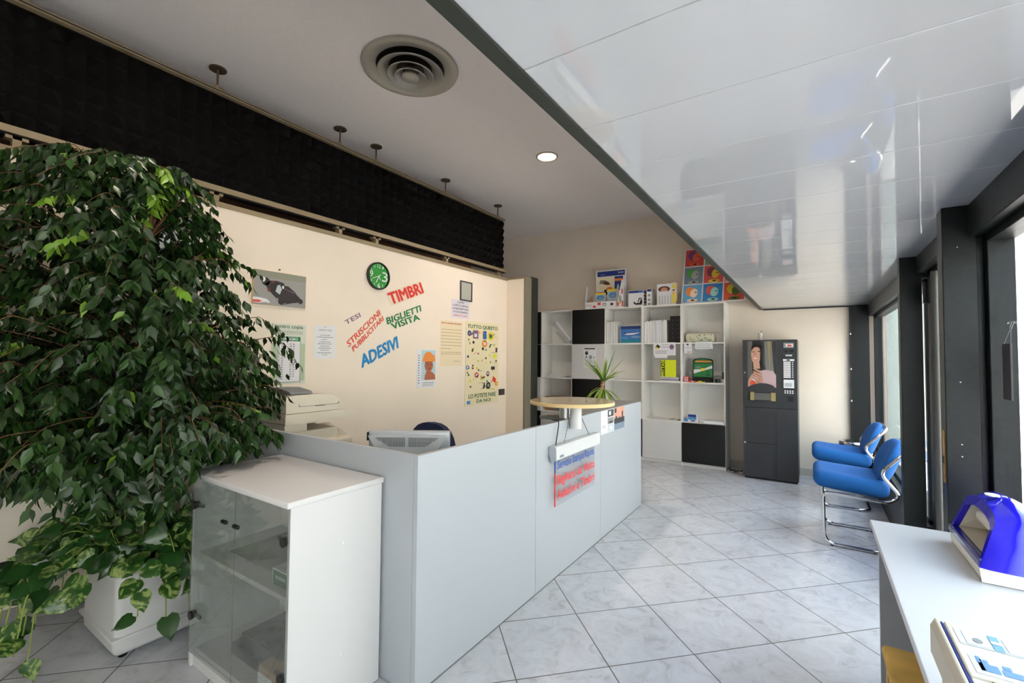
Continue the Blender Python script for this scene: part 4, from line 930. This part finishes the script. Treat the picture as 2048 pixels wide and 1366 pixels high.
fc.poly([(.45, .4), (.6, .52), (.75, .48), (.88, .3), (.92, .2), (.8, .14), (.6, .1), (.5, .08), (.46, .12)], K, 4).poly([(.56, .62), (.64, .62), (.8, .44), (.8, .40), (.74, .44), (.58, .54)], K, 5).ell(.51, .14, .06, .10, K, 5).ell(.89, .2, .05, .08, K, 5).line(.62, .5, .78, .42, .006, M_pur, 6).ell(.54, .57, .02, .05, M_paper, 6)
mb.cyl((WX, 2.0, 2.135), (WX+.012, 2.0, 2.135), .006, M_brn, 10)
tag(mb.build('motorcycle_picture'), 'unframed picture of a racing motorcyclist leaning into a bend, on the wall', 'picture')
mb = MB().box((WX, 1.95, 1.215), (WX+.003, 2.245, 1.703), mat('pale green paper wall', (206, 212, 198), .7)); fc = wface(mb, 1.95, 1.215, 2.245, 1.703, WX+.003)
fc.text('centro copia', .08, .91, .90, .985, M_grd, bold=.01).dashes(.1, .9, .875, .008, M_grey).dashes(.1, .9, .855, .008, M_grey).dashes(.1, .9, .83, .008, M_grey)
fc.rect(.17, .715, .83, .79, M_gr).text('MAGGIO', .25, .73, .75, .775, M_paper, 2, bold=.03).rect(.17, .03, .83, .715, M_paper).line(.83, .03, .83, .715, .003, M_ink, 2).line(.17, .03, .83, .03, .003, M_ink, 2).line(.17, .03, .17, .715, .003, M_ink, 2).rect(.04, .05, .15, .68, mat('soft green print', (172, 190, 160), .7), 1).rect(.85, .05, .97, .68, mat('soft green print', (172, 190, 160), .7), 1)
for k in range(16):
    v = .655-k*.0385
    fc.text(str(k+1), .20, v, .245 if k > 8 else .225, v+.022, M_ink, 2, .02).rect(.28, v+.004, .33, v+.016, M_pur, 2)
    if k < 15: fc.text(str(k+17), .52, v, .57, v+.022, M_ink, 2, .02).rect(.61, v+.004, .66, v+.016, M_pur, 2)
    fc.line(.18, v-.006, .82, v-.006, .0008, M_grey, 2)
tag(mb.build('wall_calendar'), 'green headed month calendar on the wall above the photocopier', 'calendar')
mb = MB().box((WX, 2.32, 1.42), (WX+.001, 2.53, 1.71), M_paper); fc = wface(mb, 2.32, 1.42, 2.53, 1.71, WX+.001)
fc.text('CENTRO COPIA', .2, .84, .82, .89, M_grey, 1, .01)
for v, a, b in ((.7, .28, .75), (.64, .12, .9), (.57, .35, .6), (.50, .25, .78), (.44, .18, .82), (.37, .3, .7), (.31, .22, .78), (.25, .3, .7), (.17, .15, .82), (.11, .38, .62)): fc.dashes(a, b, v, .022, M_grey)
fc.ell(.5, .96, .02, .012, M_ink, 2)
tag(mb.build('notice_sheet'), 'plain white typed notice pinned to the wall right of the calendar', 'notice')
# clock
t = thing('wall_clock', 'round green wall clock with white numerals and a black rim', 'clock', (WX, 2.99, 2.24))
cc = Vector((WX, 2.992, 2.236)); rr = .135
mb = MB(); n = 48; 
def ringx(x, r_): return [Vector((x, cc.y+r_*math.cos(2*math.pi*i/n), cc.z+r_*math.sin(2*math.pi*i/n))) for i in range(n)]
vs = ringx(WX, rr)+ringx(WX+.028, rr)+ringx(WX+.034, rr-.006)+ringx(WX+.030, rr-.012)+ringx(WX+.014, rr-.012)
mb.add(vs, [(k*n+i, k*n+(i+1) % n, (k+1)*n+(i+1) % n, (k+1)*n+i) for k in range(4) for i in range(n)], M_blackp, True).build('rim', t)
mb = MB().add(ringx(WX+.015, rr-.011), [list(range(n))], mat('clock green', (36, 140, 52), .5)); fc = wface(mb, cc.y-rr, cc.z-rr, cc.y+rr, cc.z+rr, WX+.015)
fc.text('12', .44, .80, .58, .93, M_paper, 1, 0).text('3', .66, .32, .92, .68, M_paper, 1, 0).text('6', .46, .06, .58, .24, M_paper, 1, .01).text('9', .10, .44, .25, .66, M_paper, 1, .0)
for n_, a in (('1', 60), ('2', 30), ('4', -30), ('5', -60), ('7', -120), ('8', 210), ('10', 150), ('11', 120)):
    u = .5+.38*math.cos(R(a)); v = .5+.38*math.sin(R(a)); fc.text(n_, u-.03, v-.045, u+.03, v+.045, M_paper if n_ not in ('2', '4') else mat('pale clock green', (120, 190, 120), .5), 1, 0)
mb.build('dial', t)
mb = MB(); fc = wface(mb, cc.y-rr, cc.z-rr, cc.y+rr, cc.z+rr, WX+.019)
fc.line(.5, .5, .38, .25, .008, M_paper, 1).line(.5, .5, .20, .38, .005, M_paper, 2).line(.5, .5, .58, .56, .006, M_paper, 1).line(.5, .5, .57, .36, .007, M_paper, 2).ell(.5, .5, .02, .02, M_paper, 3); mb.build('hands', t)
# wall words
words = [('TIMBRI', (3.173, 1.975), (3.629, 2.151), (3.119, 2.078), M_red, 'red block letter word sticker slanting upward, topmost of the wall words', True, .035),
 ('TESI', (2.642, 1.732), (2.803, 1.820), (2.619, 1.768), M_pur, 'small violet word sticker, leftmost of the wall words', False, .01),
 ('STRISCIONI', (2.674, 1.527), (3.038, 1.859), (2.646, 1.574), M_redw, 'long orange red word sticker climbing steeply, upper of the orange pair', False, .025),
 ('PUBBLICITARI', (2.727, 1.485), (3.078, 1.808), (2.705, 1.528), M_redw, 'long orange red word sticker climbing steeply, lower of the orange pair', False, .025),
 ('BIGLIETTI', (3.126, 1.767), (3.596, 1.942), (3.109, 1.832), M_gr, 'green word sticker, upper line of the green pair', False, .028),
 ('VISITA', (3.198, 1.719), (3.580, 1.849), (3.167, 1.777), M_gr, 'green word sticker, lower line of the green pair', False, .028),
 ('ADESIVI', (2.826, 1.335), (3.275, 1.536), (2.802, 1.451), M_bl, 'blue word sticker, lowest of the wall words', False, .035)]
for w, a, b, c_, m_, lab, back, bo in words:
    O = Vector((WX+.0006, a[0], a[1])); U = Vector((0, b[0]-a[0], b[1]-a[1])); V = Vector((0, c_[0]-a[0], c_[1]-a[1])); mb = MB(); fc = Face(mb, O, U, V)
    if back: fc.rect(-.03, -.12, 1.03, 1.12, mat('beige sticker ground', (222, 206, 186), .8), 1)
    fc.text(w, 0, 0, 1, 1, m_, 2, bo)
    tag(mb.build('word_sticker'), lab, 'wall sticker', 'coloured service words on the wall')
mb = MB().box((WX, 3.54, 1.103), (WX+.002, 3.84, 1.524), M_paper); fc = wface(mb, 3.54, 1.103, 3.84, 1.524, WX+.002)
fc.rect(.24, .2, .98, .98, mat('soft blue print', (176, 204, 214), .6)); orr = mat('orange hat print', (226, 140, 62), .6); sk2 = mat('child skin print', (170, 100, 74), .6)
fc.poly([(.40, .2), (.42, .32), (.5, .42), (.62, .45), (.8, .40), (.95, .33), (.98, .2)], sk2, 2).ell(.62, .58, .22, .17, sk2, 3).ell(.6, .80, .25, .14, orr, 3).poly([(.28, .68), (.95, .68), (.95, .76), (.9, .86), (.36, .86), (.3, .76)], orr, 4).ell(.55, .60, .03, .012, M_ink, 5).ell(.74, .60, .03, .012, M_ink, 5).ell(.65, .50, .05, .014, M_brn, 5).line(.64, .6, .66, .54, .003, M_brn, 5).dashes(.3, .9, .12, .02, M_grey).dashes(.3, .9, .08, .015, M_grey).dashes(.3, .9, .04, .015, M_grey)
for k in range(12): fc.rect(.06, .12+k*.065, .15, .14+k*.065, M_pur, 2)
tag(mb.build('photo_calendar'), 'calendar with a photo of a small child in an orange hat', 'calendar')
mb = MB().box((WX, 3.91, 1.336), (WX+.0012, 4.308, 1.870), M_paperw); fc = wface(mb, 3.91, 1.336, 4.308, 1.870, WX+.0012)
fc.dashes(.04, .95, .93, .03, mat('faded red ink', (196, 130, 110), .7))
for v in (.80, .73, .66, .59, .52, .45, .38, .30, .26): fc.dashes(.04, .95 if v != .38 else .5, v, .012, mat('faded brown ink', (160, 140, 112), .7))
fc.dashes(.6, .9, .1, .012, M_grey)
tag(mb.build('price_list'), 'cream typed list with a faded red heading on the wall', 'notice')
mb = MB().box((WX, 4.095, 1.916), (WX+.0018, 4.43, 2.136), mat('lilac white paper', (214, 210, 222), .7)); fc = wface(mb, 4.095, 1.916, 4.43, 2.136, WX+.0018)
for v, s_, a, b, mm in ((.82, 'SI AVVISA', .33, .7, M_ink), (.64, 'LA SPETT.LE CLIENTELA', .06, .94, M_ink), (.46, 'CHE NON SI EFFETTUANO', .05, .95, M_ink), (.28, 'FATTURE PER IMPORTI', .1, .9, M_ink), (.09, 'INFERIORI A \u20ac 10,00', .14, .84, M_red)): fc.text(s_, a, v, b, v+.1, mm, 1, .01)
tag(mb.build('notice_sheet'), 'white notice with four black lines and one red line under the small frame', 'notice')
t = thing('small_mirror', 'small grey framed mirror high on the wall over a printed notice', 'mirror', (WX, 4.36, 2.14))
mb = MB()
for (a, b, c_, d_) in ((4.249, 2.137, 4.262, 2.378), (4.462, 2.137, 4.475, 2.378), (4.262, 2.137, 4.462, 2.15), (4.262, 2.365, 4.462, 2.378)): mb.box((WX, a, b), (WX+.015, c_, d_), M_anth)
mb.build('frame', t); MB().box((WX, 4.262, 2.15), (WX+.006, 4.462, 2.365), mat('painted mirror reflection', (172, 174, 166), .25)).build('mirror_glass', t)  # flat pale grey stands in for the mirror's reflection
mb = MB().box((WX, 4.365, .835), (WX+.005, 5.068, 1.889), mat('cream poster board', (226, 216, 180), .6)); fc = wface(mb, 4.365, .835, 5.068, 1.889, WX+.005)
fc.text('TUTTO QUESTO', .05, .915, .96, .965, M_grd, 1, .02).text('LO POTETE FARE', .10, .085, .92, .135, M_grd, 1, .02).text('DA NOI', .33, .025, .76, .066, M_grd, 1, .02).rect(.05, .02, .15, .06, M_sky)
fc = wface(mb, 4.365, .835, 5.068, 1.889, WX+.006); rp = random.Random(21)
for (u, v, ru, rv, m1, m2) in ((.1, .86, .055, .033, M_dblue, M_grey), (.74, .84, .10, .055, M_yel, M_gr), (.55, .745, .08, .045, M_or, M_paperw), (.32, .36, .06, .033, M_red, M_paper), (.66, .37, .05, .033, M_pur, M_paper), (.68, .225, .07, .043, M_ink, M_grey), (.94, .24, .045, .03, M_or, M_yel), (.5, .68, .035, .02, M_brn, M_grey), (.22, .755, .03, .018, M_ink, M_ink), (.06, .455, .045, .026, M_bl, M_paper)):
    fc.ell(u, v, ru, rv, m1, 1).ell(u, v, ru*.5, rv*.5, m2, 2)
fc.rect(.2, .8, .36, .9, M_pur).rect(.5, .8, .61, .9, M_dblue).rect(.24, .82, .32, .86, M_paper, 2)
for k in range(7): fc.rect(.51, .805+k*.013, .60, .811+k*.013, M_sky, 2)
fc.poly([(.82, .58), (.9, .56), (.95, .6), (.86, .63)], M_lime).poly([(.8, .28), (.9, .25), (.93, .3), (.83, .34)], M_red).poly([(.42, .3), (.55, .3), (.52, .34), (.44, .33)], mat('pale lime print', (190, 204, 110), .6)).rect(.76, .42, .88, .46, M_dk).poly([(.5, .19), (.56, .19), (.58, .27), (.54, .25)], M_dk).rect(.1, .6, .2, .65, M_paperw).rect(.9, .64, .96, .7, M_dk)
for k in range(64):
    u = rp.uniform(.05, .94); v = rp.uniform(.17, .88); mm = rp.choice([M_ink, M_dblue, M_brn, M_gr, M_pur, M_red, M_or, M_grey, M_yel, M_dk, M_lime])
    if rp.random() < .45: fc.ell(u, v, rp.uniform(.012, .028), rp.uniform(.008, .016), mm, 3)
    elif rp.random() < .6: fc.line(u, v, min(.97, u+rp.uniform(.05, .16)), v+rp.uniform(-.03, .03), .004, mm, 3)
    else: fc.rect(u-.02, v-.01, u+.02, v+.012, mm, 3)
tag(mb.build('product_poster'), 'tall cream poster covered in small coloured items with green lettering', 'poster')
def socket(y0, z0, y1, z1, label):
    mb = MB().box((WX, y0, z0), (WX+.006, y1, z1), M_blackp); fc = wface(mb, y0, z0, y1, z1, WX+.006); fc.rect(.1, .15, .9, .85, M_anth)
    tag(mb.build('wall_socket'), label, 'socket', 'black wall sockets')
socket(5.09, .925, 5.225, 1.008, 'black socket plate right of the tall cream poster')
socket(.44, .243, .578, .345, 'low black socket plate at the left edge of the view')
socket(.622, .25, .80, .335, 'low black socket plate behind the trailing leaves')
t = thing('framed_print', 'grey framed print on the wall behind the tree crown', 'framed picture', (WX, 1.22, 1.95))
mb = MB()
for (a, b, c_, d_) in ((1.02, 1.95, 1.04, 2.375), (1.40, 1.95, 1.42, 2.375), (1.04, 1.95, 1.40, 1.97), (1.04, 2.355, 1.40, 2.375)): mb.box((WX, a, b), (WX+.02, c_, d_), mat('blue grey frame', (92, 104, 114), .4))
mb.build('frame', t); MB().box((WX, 1.04, 1.97), (WX+.008, 1.40, 2.355), mat('pale print', (176, 186, 194), .3)).build('print', t)

# ------------------------------------------------------------------ planter, ficus and pothos
t = thing('square_planter', 'white square plastic planter on the floor left of the glass cabinet', 'planter', (-2.97, .99, 0))
M_pl = mat('white plastic', (206, 206, 206), .4)
mb = MB(); x0, x1, y0, y1 = -3.22, -2.72, .775, 1.24
mb.rbox((x0+.015, y0+.015, .02), (x1-.015, y1-.015, .40), M_pl, .03, 4); mb.rbox((x0, y0, .095), (x1, y1, .115), M_pl, .009, 2)
mb.rbox((x0-.005, y0-.005, .40), (x1+.005, y1+.005, .435), M_pl, .012, 3)
mb.build('box', t); MB().box((x0+.03, y0+.03, .435), (x1-.03, y1-.03, .438), mat('potting soil', (52, 40, 32), .95, noise=.4, scale=60, bump=.5)).build('soil', t)
mb = MB()
for x in (x0+.06, x1-.06):
    for y_ in (y0+.06, y1-.06): mb.cyl((x-.012, y_, .022), (x+.012, y_, .022), .022, M_blackp, 14)
mb.build('castors', t)

rf = random.Random(11)
t = thing('ficus_tree', 'large weeping fig tree with dense drooping green foliage in the white planter', 'tree', (-2.95, 1.0, .438))
M_bark = mat('fig bark', (146, 108, 76), .85, noise=.25, scale=20); M_twig = mat('red brown twig', (96, 66, 44), .8)
tr = MB(); base = Vector((-2.95, .98, .438))
stems = [fillet([(-2.98, .97, .43), (-3.0, .96, .75), (-2.97, .95, 1.1), (-2.99, .93, 1.6), (-2.96, .93, 2.05)], .2, 5),
         fillet([(-2.90, 1.0, .43), (-2.90, 1.0, .75), (-2.93, .98, 1.0), (-2.80, 1.0, 1.45), (-2.72, .98, 1.85)], .2, 5),
         fillet([(-2.95, 1.04, .43), (-2.99, 1.06, .8), (-2.96, 1.0, 1.15), (-3.12, .92, 1.55), (-3.2, .85, 1.95)], .2, 5)]
for s_, r0 in zip(stems, (.026, .020, .017)): tr.tube(s_, 0, M_bark, 10, radii=[r0*(1-.7*i/len(s_)) for i in range(len(s_))])
tr.build('trunk', t)
RvF = Vector((.834, .552, 0)); FwF = Vector((-.552, .834, 0))
def env(z):   # crown half-width by height
    ks = [(.62, .34), (.90, .58), (1.02, .66), (1.2, .70), (1.6, .50), (1.95, .36), (2.2, .33), (2.38, .28), (2.50, .12)]
    if z <= ks[0][0]: return ks[0][1]
    for (a, ra), (b, rb) in zip(ks, ks[1:]):
        if z <= b: return ra+(rb-ra)*(z-a)/(b-a)
    return .1
def ok(p):
    if p.x < -3.55 or p.z > 2.50: return False
    if p.z < 1.04 and p.y > 1.38 : return False
    if p.z < .925 and p.x > -2.50 and p.y > .93: return False
    if p.x > -3.42 and p.y > 1.62 and p.z < 1.25: return False
    return True
M_leaf = mat('fig leaf', (24, 48, 16), .36, noise=.35, scale=6); M_leaf2 = mat('fig leaf mid', (36, 66, 22), .36, noise=.3, scale=6); M_leaf3 = mat('young fig leaf', (98, 136, 34), .4)
for q in (M_leaf, M_leaf2, M_leaf3): q.node_tree.nodes['Principled BSDF'].inputs['Subsurface Weight'].default_value = 0
def leaf(mb, p, d, w, L, m, r_):
    d = d.normalized(); s_ = d.cross(Vector((r_.uniform(-1, 1), r_.uniform(-1, 1), .3)))
    if s_.length < .1: s_ = d.orthogonal()
    s_.normalize(); nrm = s_.cross(d)
    e = [p, p+d*L*.28+s_*w*.46+nrm*w*.1, p+d*L*.55+s_*w*.42+nrm*w*.08, p+d*L*.82+s_*w*.12-nrm*L*.03, p+d*L*1.02-nrm*L*.07, p+d*L*.82-s_*w*.12-nrm*L*.03, p+d*L*.55-s_*w*.42+nrm*w*.08, p+d*L*.28-s_*w*.46+nrm*w*.1, p+d*L*.4]
    mb.add(e, [(0, 1, 8), (1, 2, 8), (2, 3, 8), (3, 4, 8), (4, 5, 8), (5, 6, 8), (6, 7, 8), (7, 0, 8)], m, True)
lf = MB(); tw = MB(); cnt = 0
allp = [p for s_ in stems for p in s_ if p.z > .95]
for k in range(1500):
    z = rf.choice([rf.uniform(.90, 1.25), rf.uniform(.96, 1.6), rf.uniform(1.0, 2.48), rf.uniform(1.3, 2.46)]); a = rf.uniform(0, math.tau); e = env(z)*rf.uniform(.5, 1.0)**.7*(1+.75*max(0, math.cos(a-math.radians(-146)))*(z > 1.05))
    if math.cos(a-math.radians(-59)) < -.2 and rf.random() < .5: a = math.radians(-118)-a     # most twigs on the room side
    z += .10*math.sin(3*a+5*z)*(z < 2.2); tgt = Vector((-2.97+e*math.cos(a), .88+e*1.12*math.sin(a), z))
    if tgt.x < -3.52: tgt.x = -3.52+rf.uniform(0, .05)
    if k < 110:      # low branches reaching over the cabinet top
        a = R(rf.uniform(-8, 40)); e = rf.uniform(.40, .62); z = rf.uniform(1.0, 1.2); tgt = Vector((-2.95+e*math.cos(a), .90+e*math.sin(a), z))
    elif (tgt.x+2.95)*.834+(tgt.y-.95)*.552 > (.43+.2*(1.45-z) if z < 1.45 else max(.14, .29+.5*(1.9-z))): continue
    src = min(allp, key=lambda q: (q-Vector((-2.95, .96, max(1.0, z-.32)))).length+rf.uniform(0, .2))
    mid = src.lerp(tgt, .55)+Vector((0, 0, .09)); n_ = 12; pts = []
    for i in range(n_+1):
        s_ = i/n_; pts.append(src*(1-s_)**2+mid*2*s_*(1-s_)+tgt*s_*s_)
    dr_ = rf.uniform(.02, .10); out_ = (tgt-mid).normalized()
    for i in range(1, 7): pts.append(tgt+Vector((out_.x*.022*i, out_.y*.022*i, -dr_*(i/6)**1.3*1.3)))
    if not all(ok(q) for q in pts[6:]): 
        pts = [q for q in pts if ok(q)]
        if len(pts) < 8: continue
    if k % 3 == 0: tw.tube(pts, 0, M_twig, 5, radii=[.0045*(1-.75*i/len(pts)) for i in range(len(pts))])
    young = rf.random() < .02
    for i in range(4, len(pts)-1):
        for sgn in (-1, 1):
            if rf.random() < .2: continue
            p = pts[i].lerp(pts[i+1], rf.random()); ax = (pts[i+1]-pts[i]).normalized(); sd = ax.cross(Vector((0, 0, 1)))
            sd = sd.normalized() if sd.length > .05 else Vector((1, 0, 0))
            d = ax*.35+sd*sgn*rf.uniform(.3, .9)+Vector((rf.uniform(-.25, .25), rf.uniform(-.25, .25), -rf.uniform(.5, 1.3)))
            L = rf.uniform(.048, .08)
            if not ok(p+d.normalized()*L): continue
            leaf(lf, p, d, L*.45, L, M_leaf3 if young or rf.random() < .006 else (M_leaf2 if rf.random() < .4 else M_leaf), rf); cnt += 1
print('ficus leaves', cnt)
tw.build('twigs', t); lf.build('foliage', t, sharp=60)

t = thing('pothos_plant', 'trailing variegated pothos spilling over the white planter below the fig tree', 'plant', (-2.95, .9, .438))
M_p1 = mat('pothos leaf', (34, 68, 28), .3, noise=.3, scale=14, coat=.2)
def var_mat():
    M = mat('variegated pothos leaf', (54, 98, 36), .3, coat=.2); nt = M.node_tree; b = nt.nodes['Principled BSDF']
    tc = nt.nodes.new('ShaderNodeTexCoord'); n = nt.nodes.new('ShaderNodeTexNoise'); n.inputs['Scale'].default_value = 16; n.inputs['Detail'].default_value = 4; n.inputs['Distortion'].default_value = 2.5
    nt.links.new(tc.outputs['Object'], n.inputs['Vector']); cr = nt.nodes.new('ShaderNodeValToRGB'); e = cr.color_ramp.elements
    e[0].position = .48; e[0].color = (lin(40), lin(78), lin(28), 1); e[1].position = .62; e[1].color = (lin(140), lin(158), lin(92), 1)
    nt.links.new(n.outputs[0], cr.inputs[0]); nt.links.new(cr.outputs[0], b.inputs['Base Color']); return M
M_p2 = var_mat(); M_vine = mat('pothos vine', (132, 150, 66), .5)
def heart(mb, p, d, L, m, r_, up=Vector((0, 0, 1))):
    d = d.normalized(); face = Vector((.8+r_.uniform(-.4, .4), -.5+r_.uniform(-.4, .4), .55+r_.uniform(-.3, .3))); s_ = d.cross(face)
    if s_.length < .1: s_ = d.orthogonal()
    s_.normalize(); nn = s_.cross(d)*-1; w = L*.86
    mids = [p, p+d*L*.35-nn*L*.02, p+d*L*.7-nn*L*.05, p+d*L*1.05-nn*L*.14]
    prof_ = [(-.10, .22), (.05, .46), (.3, .5), (.6, .36), (.85, .15)]
    rt = [p+d*L*a+s_*w*b+nn*L*.05 for a, b in prof_]; lt = [p+d*L*a-s_*w*b+nn*L*.05 for a, b in prof_]
    vs = mids+rt+lt; f_ = []
    f_ += [(0, 4, 5), (0, 5, 6, 1), (1, 6, 7, 2), (2, 7, 8), (2, 8, 3)]
    f_ += [(0, 10, 9), (0, 1, 11, 10), (1, 2, 12, 11), (2, 13, 12), (2, 3, 13)]
    mb.add(vs, f_, m, True)
pm = MB(); vn = MB(); rq = random.Random(31)
def pok(p):
    if p.x < -3.55 or p.z < .012: return False
    if p.x > -2.50 and p.y > .93: return False
    inside = (-3.23 < p.x < -2.71 and .765 < p.y < 1.25 and p.z < .45)
    return not inside
for k in range(46):
    a = R(-155)+R(215)*rq.random(); lng = rq.random() < .45
    ex = Vector((math.cos(a), math.sin(a), 0)); o_ = Vector((-2.97, .98, .45))+Vector((ex.x*.16, ex.y*.14, 0))
    reach = rq.uniform(.14, .32) if not lng else rq.uniform(.24, .38); low = rq.uniform(.32, .6) if not lng else rq.uniform(.04, .34)
    pts = fillet([o_, o_+ex*reach*.5+Vector((0, 0, rq.uniform(.06, .2))), o_+ex*reach+Vector((0, 0, .02)), Vector((o_.x+ex.x*(reach+.03), o_.y+ex.y*(reach+.03), low))], .15, 6)
    pts = [p for p in pts if pok(p) or p.z > .43]
    if len(pts) < 4: continue
    vn.tube(pts, .0028, M_vine, 6)
    tot = 0; 
    for i in range(1, len(pts)):
        tot += (pts[i]-pts[i-1]).length
        if tot > .035:
            tot = 0; L = rq.uniform(.075, .115); d = Vector((ex.x*.6+rq.uniform(-.8, .8), ex.y*.6+rq.uniform(-.8, .8), -rq.uniform(.1, 1.0)))
            st_ = pts[i]+d.normalized()*.02+Vector((0, 0, .02))
            if pok(st_) and pok(st_+d.normalized()*L*1.05): heart(pm, st_, d, L, M_p2 if rq.random() < .55 else M_p1, rq)
for k in range(105):   # leaves over the soil
    p = Vector((rq.uniform(-3.2, -2.74), rq.uniform(.76, 1.15), rq.uniform(.46, .66))); d = Vector((rq.uniform(-1, 1), rq.uniform(-1.2, .4), rq.uniform(-.5, .3)))
    L = rq.uniform(.08, .12)
    if pok(p+d.normalized()*L): heart(pm, p, d, L, M_p2 if rq.random() < .5 else M_p1, rq); vn.tube([Vector((p.x*.7-2.97*.3, p.y*.7+.98*.3, .44)), p+Vector((0, 0, .01))], .002, M_vine, 5)
vn.build('vines', t); pm.build('leaves', t, sharp=60)
